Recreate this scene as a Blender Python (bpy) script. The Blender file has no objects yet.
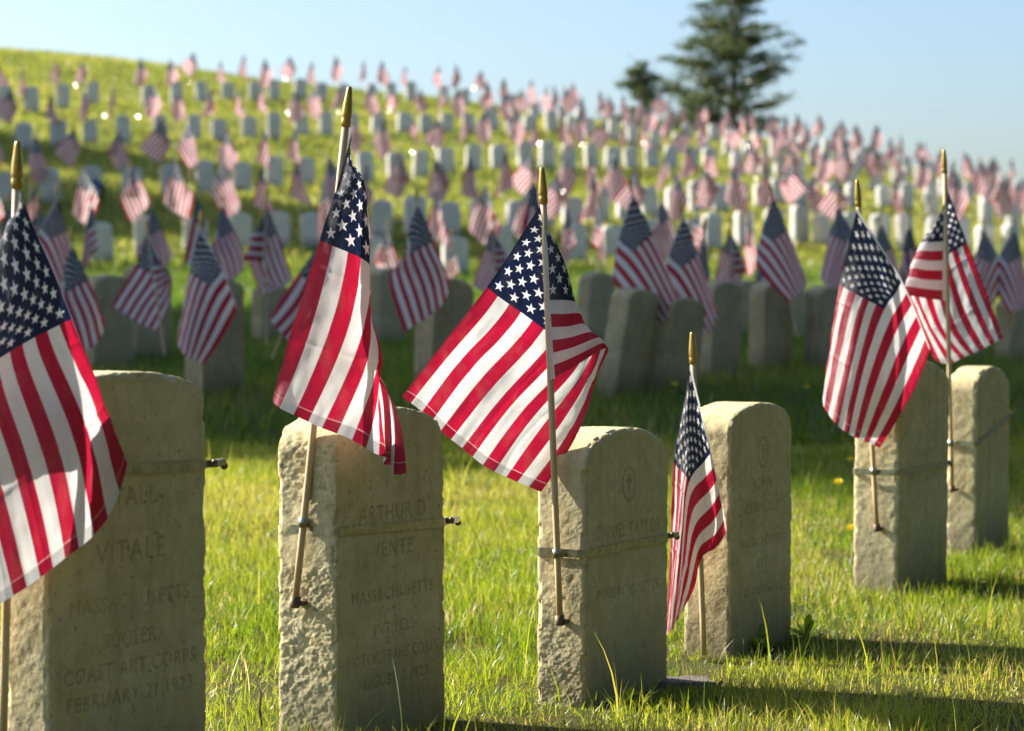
import bpy, bmesh, math, random
import numpy as np
from mathutils import Vector, Matrix
random.seed(7); rng = np.random.default_rng(7)
scene = bpy.context.scene
COL = scene.collection

# ------------------------------------------------------------------ camera
F = 1024 * 85 / 36.0
HC = 0.73
PITCH = math.atan(66.5 / F)
cam_d = bpy.data.cameras.new('camera'); cam = bpy.data.objects.new('camera', cam_d); COL.objects.link(cam)
cam.location = (0, 0, HC); cam.rotation_euler = (math.pi / 2 - PITCH, 0, 0)
cam_d.lens = 85; cam_d.sensor_width = 36; cam_d.clip_start = .05; cam_d.clip_end = 3000
cam_d.dof.use_dof = True; cam_d.dof.focus_distance = 4.25; cam_d.dof.aperture_fstop = 6.0
scene.camera = cam

def P(x, y, D):
    """world point seen at photo position (x, y) whose world Y is D"""
    cx = (x - 512) / F; cy = (365.5 - y) / F
    d = Vector((cx, math.cos(PITCH) + cy * math.sin(PITCH), -math.sin(PITCH) + cy * math.cos(PITCH)))
    return Vector((0, 0, HC)) + d * (D / d.y)

# ------------------------------------------------------------------ terrain
NEAR_D = [-1e3, 5.0, 7.0, 9.0, 11.4, 14, 18, 24, 28]
NEAR_Z = [0, 0, .02, .13, .27, .33, .42, .72, .95]
def sky_e(a):
    xs = np.array([-700, -300, 0, 140, 300, 400, 500, 600, 640, 760, 850, 900, 1024, 1200, 1500, 1900])
    ys = np.array([40, 36, 48, 64, 84, 97, 108, 121, 129, 141, 156, 166, 194, 222, 250, 262.])
    return np.interp(512 + a * F, xs, (299 - ys) / F)
def terrain(X, Y):
    X = np.asarray(X, float); Y = np.asarray(Y, float)
    a = X / np.maximum(Y, 8)
    zn = np.interp(Y, NEAR_D, NEAR_Z)
    d = np.maximum(Y, 28)
    t = np.interp(d, [28, 36, 50, 62, 70], [0, .36, .72, .93, 1.0])
    e0 = (.95 - HC) / 28
    sk = sky_e(a)
    dd = np.minimum(d, 70)
    zf = HC + dd * (e0 * (1 - t) + sk * t)
    zr = HC + 70 * sk
    far = np.interp(Y, [70, 85, 140, 300, 3000], [1, .93, .6, 0, 0])
    zf = np.where(Y > 70, zr * far, zf)
    z = np.where(Y <= 28, zn, zf)
    z = z + .010 * np.sin(X * 3.1 + 1.3) * np.sin(Y * 2.3) * np.clip((12 - np.abs(Y)) / 4, 0, 1) \
          + .05 * np.sin(X * .7) * np.sin(Y * .5 + 1) * np.clip((Y - 16) / 8, 0, 1)
    return z
def tz(x, y): return float(terrain(x, y))
def on_ground(px, py, dmin=3.0, dmax=69.0):
    """ground point seen at photo position (px, py)"""
    D = np.concatenate([np.linspace(dmin, 30, 700), np.linspace(30.05, dmax, 900)])
    r = P(px, py, 1.0) - Vector((0, 0, HC))
    X = r.x * D; Z = HC + r.z * D
    g = terrain(X, D)
    hit = np.where(Z <= g)[0]
    D0 = D[hit[0]] if len(hit) else dmax
    x = r.x * D0
    return Vector((x, D0, tz(x, D0)))

# ------------------------------------------------------------------ helpers
def tag(o, label=None, cat=None, group=None, kind=None):
    if label: o['label'] = label
    if cat: o['category'] = cat
    if group: o['group'] = group
    if kind: o['kind'] = kind
    return o
def empty(name, loc, rz=0):
    o = bpy.data.objects.new(name, None); COL.objects.link(o); o.location = loc; o.rotation_euler = (0, 0, rz)
    o.empty_display_size = .05
    return o
def mesh_np(name, V, faces, smooth=True):
    """faces: (n,k) int array, or list of arrays"""
    me = bpy.data.meshes.new(name)
    V = np.asarray(V, np.float32)
    if not isinstance(faces, list): faces = [faces]
    faces = [np.asarray(f, np.int32) for f in faces if len(f)]
    nl = sum(f.size for f in faces); nf = sum(len(f) for f in faces)
    me.vertices.add(len(V)); me.vertices.foreach_set('co', V.ravel())
    me.loops.add(nl); me.polygons.add(nf)
    me.loops.foreach_set('vertex_index', np.concatenate([f.ravel() for f in faces]))
    tot = np.concatenate([np.full(len(f), f.shape[1], np.int32) for f in faces])
    st = np.concatenate([[0], np.cumsum(tot)[:-1]]).astype(np.int32)
    me.polygons.foreach_set('loop_start', st); me.polygons.foreach_set('loop_total', tot)
    me.polygons.foreach_set('use_smooth', np.full(nf, smooth))
    me.update(calc_edges=True)
    return me
def link(name, me, mat=None, parent=None):
    o = bpy.data.objects.new(name, me); COL.objects.link(o)
    if mat and not me.materials: me.materials.append(mat)
    if parent: o.parent = parent
    return o
def copy_tree(o, parent=None):
    c = o.copy(); COL.objects.link(c); c.parent = parent
    for ch in list(o.children): copy_tree(ch, c)
    return c

def tube_mesh(name, pts, radii, seg=14, cap=True):
    """lathe/tube along polyline"""
    pts = [Vector(p) for p in pts]; V = []; Fq = []; Ft = []
    for i, p in enumerate(pts):
        a = pts[max(i - 1, 0)]; b = pts[min(i + 1, len(pts) - 1)]
        d = (b - a); d = d.normalized() if d.length > 1e-9 else Vector((0, 0, 1))
        up = Vector((0, 0, 1)) if abs(d.z) < .9 else Vector((1, 0, 0))
        s = d.cross(up).normalized(); t = s.cross(d)
        for k in range(seg):
            an = 2 * math.pi * k / seg
            V.append(p + (s * math.cos(an) + t * math.sin(an)) * radii[i])
    for i in range(len(pts) - 1):
        for k in range(seg):
            k2 = (k + 1) % seg
            Fq.append((i * seg + k, i * seg + k2, (i + 1) * seg + k2, (i + 1) * seg + k))
    if cap:
        for i, rev in ((0, False), (len(pts) - 1, True)):
            V.append(pts[i]); c = len(V) - 1
            for k in range(seg):
                k2 = (k + 1) % seg
                Ft.append((c, i * seg + k, i * seg + k2) if rev else (c, i * seg + k2, i * seg + k))
    return mesh_np(name, np.array([tuple(v) for v in V]), [np.array(Fq), np.array(Ft)])

def hash3(i, j, k, s):
    n = (i * 374761393 + j * 668265263 + k * 2147483647 + s * 974711) & 0xffffffff
    n = ((n ^ (n >> 13)) * 1274126177) & 0xffffffff
    n = (n ^ (n >> 16)) & 0xffffffff
    return n / 4294967295.0
def vnoise(p, scale, seed=0):
    q = np.asarray(p, float) * scale + 1000
    i = np.floor(q).astype(np.int64); f = q - i; f = f * f * (3 - 2 * f); r = 0
    for a in (0, 1):
        for b in (0, 1):
            for c in (0, 1):
                w = (f[:, 0] if a else 1 - f[:, 0]) * (f[:, 1] if b else 1 - f[:, 1]) * (f[:, 2] if c else 1 - f[:, 2])
                r = r + w * hash3(i[:, 0] + a, i[:, 1] + b, i[:, 2] + c, seed)
    return r - .5
def fbm(p, scale, octs=4, seed=0):
    r = 0; a = 1
    for o in range(octs):
        r = r + a * vnoise(p, scale * 2 ** o, seed + o); a *= .5
    return r

# ------------------------------------------------------------------ materials
class G:
    def __init__(s, name):
        s.m = bpy.data.materials.new(name); s.m.use_nodes = True; s.nt = s.m.node_tree; s.nt.nodes.clear()
        s.out = s.nt.nodes.new('ShaderNodeOutputMaterial')
    def n(s, t, **kw):
        nd = s.nt.nodes.new(t)
        for k, v in kw.items(): setattr(nd, k, v)
        return nd
    def l(s, a, b): s.nt.links.new(a, b)
    def put(s, sock, v):
        if isinstance(v, (int, float)): sock.default_value = v
        elif isinstance(v, tuple): sock.default_value = v if len(v) == len(sock.default_value) else tuple(v) + (1,)
        else: s.l(v, sock)
    def m_(s, op, a, b=0, c=0):
        nd = s.n('ShaderNodeMath', operation=op)
        s.put(nd.inputs[0], a); s.put(nd.inputs[1], b); s.put(nd.inputs[2], c)
        return nd.outputs[0]
    def mix(s, fac, a, b):
        nd = s.n('ShaderNodeMix', data_type='RGBA'); s.put(nd.inputs[0], fac); s.put(nd.inputs[6], a); s.put(nd.inputs[7], b)
        return nd.outputs[2]
    def noise(s, scale, detail=4, rough=.55, vec=None):
        nd = s.n('ShaderNodeTexNoise'); nd.inputs['Scale'].default_value = scale; nd.inputs['Detail'].default_value = detail
        nd.inputs['Roughness'].default_value = rough
        if vec is not None: s.l(vec, nd.inputs['Vector'])
        return nd.outputs[0]
    def ramp(s, fac, stops):
        nd = s.n('ShaderNodeValToRGB'); s.put(nd.inputs[0], fac)
        while len(nd.color_ramp.elements) < len(stops): nd.color_ramp.elements.new(.5)
        for e, (p, c) in zip(nd.color_ramp.elements, stops):
            e.position = p; e.color = (c if isinstance(c, tuple) else (c, c, c)) + (1,)
        return nd.outputs[0]
    def principled(s, col, rough=.6, metal=0, spec=.5, bump=None, bstr=.3, bdist=.002, surf=True):
        b = s.n('ShaderNodeBsdfPrincipled'); s.put(b.inputs['Base Color'], col); s.put(b.inputs['Roughness'], rough)
        s.put(b.inputs['Metallic'], metal); s.put(b.inputs['Specular IOR Level'], spec)
        if bump is not None:
            bp = s.n('ShaderNodeBump'); bp.inputs['Strength'].default_value = bstr; bp.inputs['Distance'].default_value = bdist
            s.l(bump, bp.inputs['Height']); s.l(bp.outputs[0], b.inputs['Normal'])
        if surf: s.l(b.outputs[0], s.out.inputs[0])
        return b

def mat_flag():
    g = G('flag_cloth_print')
    uv = g.n('ShaderNodeUVMap', uv_map='UVMap'); sp = g.n('ShaderNodeSeparateXYZ'); g.l(uv.outputs[0], sp.inputs[0])
    u, v = sp.outputs[0], sp.outputs[1]
    k = g.m_('FLOOR', g.m_('MULTIPLY', v, 13.0))
    red = g.m_('COMPARE', g.m_('MODULO', k, 2.0), 0.0, .1)        # stripe rows 0,2,..12 are red
    CU = .42
    inU = g.m_('LESS_THAN', u, CU); inV = g.m_('GREATER_THAN', v, 6 / 13.0)
    canton = g.m_('MULTIPLY', inU, inV)
    px = g.m_('MULTIPLY', u, 12 / CU); py = g.m_('MULTIPLY', g.m_('SUBTRACT', v, 6 / 13.0), 10 * 13 / 7.0)
    def lattice(off):
        lx = g.m_('SUBTRACT', g.m_('MODULO', g.m_('ADD', px, off), 2.0), 1.0)
        ly = g.m_('SUBTRACT', g.m_('MODULO', g.m_('ADD', py, off), 2.0), 1.0)
        # stars stand tip-up in the flag's own frame
        ang = g.m_('ARCTAN2', lx, ly)
        r = g.m_('SQRT', g.m_('ADD', g.m_('MULTIPLY', lx, lx), g.m_('MULTIPLY', ly, ly)))
        sec = 2 * math.pi / 5
        fa = g.m_('ABSOLUTE', g.m_('SUBTRACT', g.m_('MODULO', g.m_('ADD', ang, sec * 10.5), sec), sec / 2))
        R = .60; ri = R * .40; h = sec / 2
        ix, iy = ri * math.cos(h), ri * math.sin(h)
        nx, ny = iy, R - ix                    # normal of the line tip(R,0) -> inner corner
        dotv = g.m_('ADD', g.m_('MULTIPLY', g.m_('MULTIPLY', r, g.m_('COSINE', fa)), nx), g.m_('MULTIPLY', g.m_('MULTIPLY', r, g.m_('SINE', fa)), ny))
        return g.m_('LESS_THAN', dotv, R * nx)
    sA = lattice(0.0); sB = lattice(1.0)
    inner = g.m_('MULTIPLY', g.m_('MULTIPLY', g.m_('GREATER_THAN', px, 1.02), g.m_('LESS_THAN', px, 10.98)),
                 g.m_('MULTIPLY', g.m_('GREATER_THAN', py, 1.02), g.m_('LESS_THAN', py, 8.98)))
    star = g.m_('MAXIMUM', sA, g.m_('MULTIPLY', sB, inner))
    nz = g.noise(60, 3)
    red_c = g.mix(nz, (.41, .005, .032), (.50, .010, .048)); white_c = (.77, .755, .735); blue_c = g.mix(nz, (.006, .011, .038), (.009, .015, .052))
    base = g.mix(red, white_c, red_c)
    cant = g.mix(star, blue_c, (.82, .82, .82))
    col = g.mix(canton, base, cant)
    stitch = g.m_('MULTIPLY', g.m_('COMPARE', u, .966, .0018), g.m_('GREATER_THAN', g.m_('SINE', g.m_('MULTIPLY', v, 900.0)), -.2))
    col = g.mix(g.m_('MULTIPLY', stitch, .6), col, (.80, .78, .74))
    so = g.noise(9, 4, .6); col = g.mix(g.ramp(so, [(.5, 0.), (.8, .22)]), col, (.30, .24, .17))
    hem = g.m_('LESS_THAN', u, .018); col = g.mix(hem, col, (.75, .74, .72))
    # woven threads
    wv = g.n('ShaderNodeCombineXYZ'); g.l(g.m_('MULTIPLY', u, 1.5), wv.inputs[0]); g.l(v, wv.inputs[1])
    w1 = g.n('ShaderNodeTexNoise'); w1.inputs['Scale'].default_value = 160; w1.inputs['Detail'].default_value = 2; g.l(wv.outputs[0], w1.inputs['Vector'])
    weave = g.m_('ADD', g.m_('SINE', g.m_('MULTIPLY', v, 2600.0)), g.m_('SINE', g.m_('MULTIPLY', u, 3900.0)))
    hgt = g.m_('ADD', g.m_('MULTIPLY', weave, .25), w1.outputs[0])
    bp = g.n('ShaderNodeBump'); bp.inputs['Strength'].default_value = .35; bp.inputs['Distance'].default_value = .0006; g.l(hgt, bp.inputs['Height'])
    d = g.n('ShaderNodeBsdfDiffuse'); d.inputs['Roughness'].default_value = .6; g.l(col, d.inputs[0]); g.l(bp.outputs[0], d.inputs['Normal'])
    t = g.n('ShaderNodeBsdfTranslucent'); g.l(col, t.inputs[0]); g.l(bp.outputs[0], t.inputs['Normal'])
    edge = g.m_('MAXIMUM', g.m_('GREATER_THAN', u, .968), g.m_('MAXIMUM', g.m_('LESS_THAN', v, .016), g.m_('GREATER_THAN', v, .984)))
    seam = g.m_('COMPARE', g.m_('FRACT', g.m_('MULTIPLY', v, 13.0)), 0.0, .05)
    mx = g.n('ShaderNodeMixShader'); g.l(g.m_('SUBTRACT', .50, g.m_('ADD', g.m_('MULTIPLY', edge, .22), g.m_('MULTIPLY', g.m_('MULTIPLY', seam, g.m_('SUBTRACT', 1.0, canton)), .10))), mx.inputs[0]); g.l(d.outputs[0], mx.inputs[1]); g.l(t.outputs[0], mx.inputs[2])
    gl = g.n('ShaderNodeBsdfGlossy'); gl.inputs['Roughness'].default_value = .45; gl.inputs['Color'].default_value = (.9, .9, .9, 1); g.l(bp.outputs[0], gl.inputs['Normal'])
    m2 = g.n('ShaderNodeMixShader'); m2.inputs[0].default_value = .03; g.l(mx.outputs[0], m2.inputs[1]); g.l(gl.outputs[0], m2.inputs[2])
    g.l(m2.outputs[0], g.out.inputs[0])
    return g.m

def mat_stone(name, c1, c2, dark, hero=False):
    g = G(name)
    tc = g.n('ShaderNodeTexCoord'); vec = tc.outputs['Object']
    oi = g.n('ShaderNodeObjectInfo')
    if not hero:
        va = g.n('ShaderNodeVectorMath', operation='ADD'); g.l(vec, va.inputs[0])
        cb = g.n('ShaderNodeCombineXYZ'); g.l(g.m_('MULTIPLY', oi.outputs['Random'], 50.0), cb.inputs[0]); g.l(cb.outputs[0], va.inputs[1]); vec = va.outputs[0]
    big = g.noise(7, 4, .6, vec); med = g.noise(35, 5, .65, vec); fine = g.noise(240, 3, .7, vec); spk = g.noise(95, 3, .6, vec)
    col = g.mix(g.ramp(big, [(.35, 0.), (.65, 1.)]), c1, c2)
    col = g.mix(g.ramp(med, [(.42, 0.), (.75, .55)]), col, dark)
    col = g.mix(g.ramp(spk, [(.62, 0.), (.72, .6)]), col, (.10, .095, .07))
    # vertical rain streaks
    mp = g.n('ShaderNodeMapping'); mp.inputs['Scale'].default_value = (1, 1, .12); g.l(vec, mp.inputs[0])
    st = g.noise(40, 4, .6, mp.outputs[0]); col = g.mix(g.ramp(st, [(.5, 0.), (.72, .45)]), col, dark)
    # soil splash near the foot
    sx = g.n('ShaderNodeSeparateXYZ'); g.l(tc.outputs['Object'], sx.inputs[0])
    foot = g.m_('MULTIPLY', g.ramp(g.m_('ADD', sx.outputs[2], g.m_('MULTIPLY', big, .10)), [(.06, .8), (.22, 0.)]), .8)
    col = g.mix(foot, col, (.16, .13, .08))
    if hero:
        at = g.n('ShaderNodeAttribute', attribute_name='engrave'); col = g.mix(g.m_('MULTIPLY', at.outputs['Fac'], .38), col, (.15, .14, .09))
        at2 = g.n('ShaderNodeAttribute', attribute_name='rough'); sp2 = g.noise(70, 5, .7, vec)
        lich = g.m_('MULTIPLY', at2.outputs['Fac'], g.ramp(sp2, [(.52, 0.), (.64, .6)])); col = g.mix(lich, col, (.13, .12, .095))
    h = g.m_('ADD', med, g.m_('MULTIPLY', fine, .6))
    g.principled(col, .88, spec=.25, bump=h, bstr=.5 if hero else .35, bdist=.0025)
    return g.m

def mat_grass(name, stops, trans=.5):
    g = G(name)
    at = g.n('ShaderNodeAttribute', attribute_name='tint')
    col = g.ramp(at.outputs['Fac'], stops)
    d = g.n('ShaderNodeBsdfDiffuse'); g.l(col, d.inputs[0])
    t = g.n('ShaderNodeBsdfTranslucent'); g.l(g.mix(1.0, col, col), t.inputs[0])
    hs = g.n('ShaderNodeHueSaturation'); hs.inputs['Saturation'].default_value = 1.1; hs.inputs['Value'].default_value = 1.7; g.l(col, hs.inputs['Color']); g.l(hs.outputs[0], t.inputs[0])
    mx = g.n('ShaderNodeMixShader'); mx.inputs[0].default_value = trans; g.l(d.outputs[0], mx.inputs[1]); g.l(t.outputs[0], mx.inputs[2])
    gl = g.n('ShaderNodeBsdfGlossy'); gl.inputs['Roughness'].default_value = .38; gl.inputs['Color'].default_value = (.8, .85, .8, 1)
    m2 = g.n('ShaderNodeMixShader'); m2.inputs[0].default_value = .035; g.l(mx.outputs[0], m2.inputs[1]); g.l(gl.outputs[0], m2.inputs[2])
    g.l(m2.outputs[0], g.out.inputs[0]); return g.m

def mat_ground():
    g = G('turf_soil')
    tc = g.n('ShaderNodeTexCoord'); vec = tc.outputs['Object']
    a = g.noise(.35, 5, .6, vec); b = g.noise(3.5, 5, .6, vec); c = g.noise(40, 4, .7, vec)
    col = g.mix(g.ramp(a, [(.35, 0.), (.65, 1.)]), (.16, .185, .032), (.23, .23, .045))
    col = g.mix(g.ramp(b, [(.40, 0.), (.7, .7)]), col, (.15, .165, .016))
    # bare soil close to the camera, turf farther out
    sx = g.n('ShaderNodeSeparateXYZ'); g.l(vec, sx.inputs[0])
    near = g.ramp(g.m_('DIVIDE', sx.outputs[1], 40.0), [(.25, 1.), (.6, 0.)])
    soil = g.mix(c, (.05, .034, .016), (.12, .085, .035)); soil = g.mix(g.ramp(b, [(.35, 0.), (.6, .9)]), soil, (.055, .075, .014))
    col = g.mix(near, col, soil)
    g.principled(col, .95, spec=.1, bump=c, bstr=.6, bdist=.02)
    return g.m

def mat_simple(name, c1, c2, rough=.5, metal=0, scale=30, bstr=.2, bdist=.001, spec=.5, stretch=None):
    g = G(name); tc = g.n('ShaderNodeTexCoord'); vec = tc.outputs['Object']
    if stretch:
        mp = g.n('ShaderNodeMapping'); mp.inputs['Scale'].default_value = stretch; g.l(vec, mp.inputs[0]); vec = mp.outputs[0]
    n = g.noise(scale, 5, .6, vec)
    g.principled(g.mix(g.ramp(n, [(.35, 0.), (.65, 1.)]), c1, c2), rough, metal, spec, n, bstr, bdist)
    return g.m

M_FLAG = mat_flag()
M_STONE_H = mat_stone('old_marble', (.68, .585, .35), (.58, .49, .26), (.38, .31, .15), True)
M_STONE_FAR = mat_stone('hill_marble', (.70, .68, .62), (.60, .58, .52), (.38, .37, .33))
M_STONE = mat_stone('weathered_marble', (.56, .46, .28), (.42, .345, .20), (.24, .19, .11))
M_WOOD = mat_simple('pole_wood', (.62, .47, .27), (.50, .36, .19), .55, 0, 40, .15, .0005, .4, (1, 1, .08))
M_GOLD = mat_simple('gold_finial', (.50, .34, .09), (.40, .26, .06), .36, .8, 60, .1, .0004)
M_STEEL = mat_simple('strap_steel', (.45, .43, .35), (.28, .26, .20), .34, 1, 80, .15, .0004)
M_RUST = mat_simple('dark_clip', (.10, .08, .06), (.20, .13, .07), .6, .6, 90, .3, .0006)
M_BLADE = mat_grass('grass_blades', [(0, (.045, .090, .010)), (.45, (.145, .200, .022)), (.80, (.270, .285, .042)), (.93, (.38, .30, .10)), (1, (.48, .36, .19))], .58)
M_BLADE_SHADE = mat_grass('shade_grass', [(0, (.028, .070, .010)), (.5, (.085, .140, .018)), (.85, (.150, .185, .030)), (1, (.26, .22, .08))], .55)  # darker copy of the grass, shade of the middle band put into its colour
M_BLADE_F = mat_grass('meadow_grass_far', [(0, (.090, .115, .022)), (.5, (.175, .195, .040)), (.85, (.27, .26, .060)), (1, (.34, .28, .10))], .6)
M_GROUND = mat_ground()
M_LEAF = mat_grass('conifer_leaves', [(0, (.040, .062, .022)), (.6, (.070, .092, .032)), (1, (.110, .120, .042))], .32)
M_BARK = mat_simple('tree_bark', (.09, .07, .05), (.16, .12, .09), .9, 0, 8, .8, .02)
M_YEL = mat_simple('dandelion_petals', (.80, .66, .01), (.85, .72, .03), .6, 0, 200)
M_WHITEF = mat_simple('clover_petals', (.75, .72, .68), (.6, .6, .5), .6, 0, 200)
M_PLATE = mat_simple('flat_slate', (.20, .155, .13), (.11, .09, .075), .8, 0, 60, .6, .003)
M_TWIG = mat_simple('twig_bark', (.06, .045, .03), (.12, .09, .06), .9, 0, 60, .5, .001)

# ------------------------------------------------------------------ ground sheet
def build_ground():
    xs = np.unique(np.concatenate([-np.geomspace(8, 1500, 40), np.linspace(-8, 8, 120), np.geomspace(8, 1500, 40), np.linspace(-40, 40, 81)]))
    ys = np.unique(np.concatenate([-np.geomspace(2, 1200, 22), np.linspace(-2, 14, 110), np.linspace(14, 34, 50), np.linspace(34, 90, 90), np.geomspace(90, 2500, 30)]))
    X, Y = np.meshgrid(xs, ys); Z = terrain(X, Y)
    V = np.stack([X.ravel(), Y.ravel(), Z.ravel()], 1)
    nx = len(xs); ny = len(ys)
    i, j = np.meshgrid(np.arange(nx - 1), np.arange(ny - 1)); a = (j * nx + i).ravel()
    me = mesh_np('ground', V, np.stack([a, a + 1, a + nx + 1, a + nx], 1))
    tag(link('ground', me, M_GROUND), 'grassy ground rising into a rounded hillside', kind='structure')
build_ground()

# ------------------------------------------------------------------ grass
def blades(name, X, Y, hgt, wid, mat, segs=3, tintf=None, lean=.5, yawbias=None):
    n = len(X); Z = terrain(X, Y) - .004
    yaw = rng.uniform(0, 2 * np.pi, n); bend = rng.uniform(.1, 1, n) * lean; bdir = rng.uniform(0, 2 * np.pi, n)
    ts = np.linspace(0, 1, segs + 1)
    wv = np.stack([np.cos(yaw), np.sin(yaw), np.zeros(n)], 1)
    bd = np.stack([np.cos(bdir), np.sin(bdir), np.zeros(n)], 1)
    base = np.stack([X, Y, Z], 1)
    rows = []
    for t in ts:
        c = base + bd * (bend * hgt * t ** 2)[:, None]
        c[:, 2] += hgt * t * (1 - .35 * bend * t)
        w = wid * (1 - t ** 1.6) * .5
        if t < 1: rows += [c - wv * w[:, None], c + wv * w[:, None]]
        else: rows += [c]
    k = len(rows); V = np.stack(rows, 1).reshape(-1, 3)
    b = np.arange(n) * k; quads = []
    for s in range(segs - 1): quads.append(np.stack([b + 2 * s, b + 2 * s + 1, b + 2 * s + 3, b + 2 * s + 2], 1))
    tri = np.stack([b + 2 * segs - 2, b + 2 * segs - 1, b + 2 * segs], 1)
    me = mesh_np(name, V, ([np.concatenate(quads)] if quads else []) + [tri], smooth=True)
    pn = np.stack([X, Y, np.zeros(n)], 1)
    tint = np.clip(.45 + .6 * fbm(pn, .9, 3, 3) + .5 * vnoise(pn, .16, 9) + rng.normal(0, .16, n), 0, .86)
    dry = rng.random(n) < np.clip(.06 + .5 * fbm(pn, 2.6, 3, 77), .015, .4); tint[dry] = rng.uniform(.88, 1, dry.sum())
    at = me.attributes.new('tint', 'FLOAT', 'POINT'); at.data.foreach_set('value', np.repeat(tint, k).astype(np.float32))
    return me

def scatter(n, y0, y1, margin):
    ys = np.linspace(y0, y1, 400); c = np.cumsum(ys * .215 + margin); c = (c - c[0]) / (c[-1] - c[0])
    Y = np.interp(rng.random(n), c, ys); X = rng.uniform(-1, 1, n) * (Y * .215 + margin)
    return X, Y

STONES = []       # filled below: (x, y, W, T, ang)  used to keep grass out of the stones
# ------------------------------------------------------------------ headstones
PHI = math.radians(31)      # the row runs away to the right, this far off the view axis
RZ = math.pi / 2 - PHI
def text_mask(lines, W, H, res=.0012):
    """engraved lines -> depth mask on the front face; lines: (text, z of baseline, size, max width)"""
    nx = int(W / res); nz = int(H / res); M = np.zeros((nz, nx), np.float32)
    for (txt, z, size, wmax) in lines:
        cu = bpy.data.curves.new('t', 'FONT'); cu.body = txt; cu.size = size; cu.align_x = 'CENTER'; cu.space_character = 1.12
        cu.resolution_u = 3
        ob = bpy.data.objects.new('t', cu); COL.objects.link(ob)
        dg = bpy.context.evaluated_depsgraph_get(); dg.update(); me = bpy.data.meshes.new_from_object(ob.evaluated_get(dg))
        me.calc_loop_triangles()
        v = np.array([p.co[:2] for p in me.vertices]).reshape(-1, 2)
        tr = [t.vertices[:] for t in me.loop_triangles]
        bpy.data.objects.remove(ob); bpy.data.curves.remove(cu); bpy.data.meshes.remove(me)
        if not len(v): continue
        wid = v[:, 0].max() - v[:, 0].min(); sx = min(1.0, wmax / max(wid, 1e-6))
        v = np.stack([(v[:, 0] * sx + W / 2) / res, (v[:, 1] + z) / res], 1)
        for t in tr:
            p0, p1, p2 = v[t[0]], v[t[1]], v[t[2]]
            x0, x1 = int(max(0, min(p0[0], p1[0], p2[0]) - 1)), int(min(nx - 1, max(p0[0], p1[0], p2[0]) + 1))
            y0, y1 = int(max(0, min(p0[1], p1[1], p2[1]) - 1)), int(min(nz - 1, max(p0[1], p1[1], p2[1]) + 1))
            if x1 <= x0 or y1 <= y0: continue
            gx, gy = np.meshgrid(np.arange(x0, x1 + 1), np.arange(y0, y1 + 1))
            def ed(a, b): return (b[0] - a[0]) * (gy - a[1]) - (b[1] - a[1]) * (gx - a[0])
            e0, e1, e2 = ed(p0, p1), ed(p1, p2), ed(p2, p0)
            M[y0:y1 + 1, x0:x1 + 1][((e0 >= 0) & (e1 >= 0) & (e2 >= 0)) | ((e0 <= 0) & (e1 <= 0) & (e2 <= 0))] = 1
    K = M.copy()
    for _ in range(1): K = (K + np.roll(K, 1, 0) + np.roll(K, -1, 0) + np.roll(K, 1, 1) + np.roll(K, -1, 1)) / 5
    return K, res
def emblem(K, res, W, zc, r):
    """small cross in a ring, cut into the face"""
    nz, nx = K.shape; gx, gz = np.meshgrid(np.arange(nx) * res - W / 2, np.arange(nz) * res - zc)
    rr = np.hypot(gx, gz * .8)
    ring = np.abs(rr - r) < .0022
    cross = ((np.abs(gx) < .0035) & (np.abs(gz) < r * .75)) | ((np.abs(gz - r * .2) < .0035) & (np.abs(gx) < r * .5))
    K[ring | (cross & (rr < r))] = 1

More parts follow.
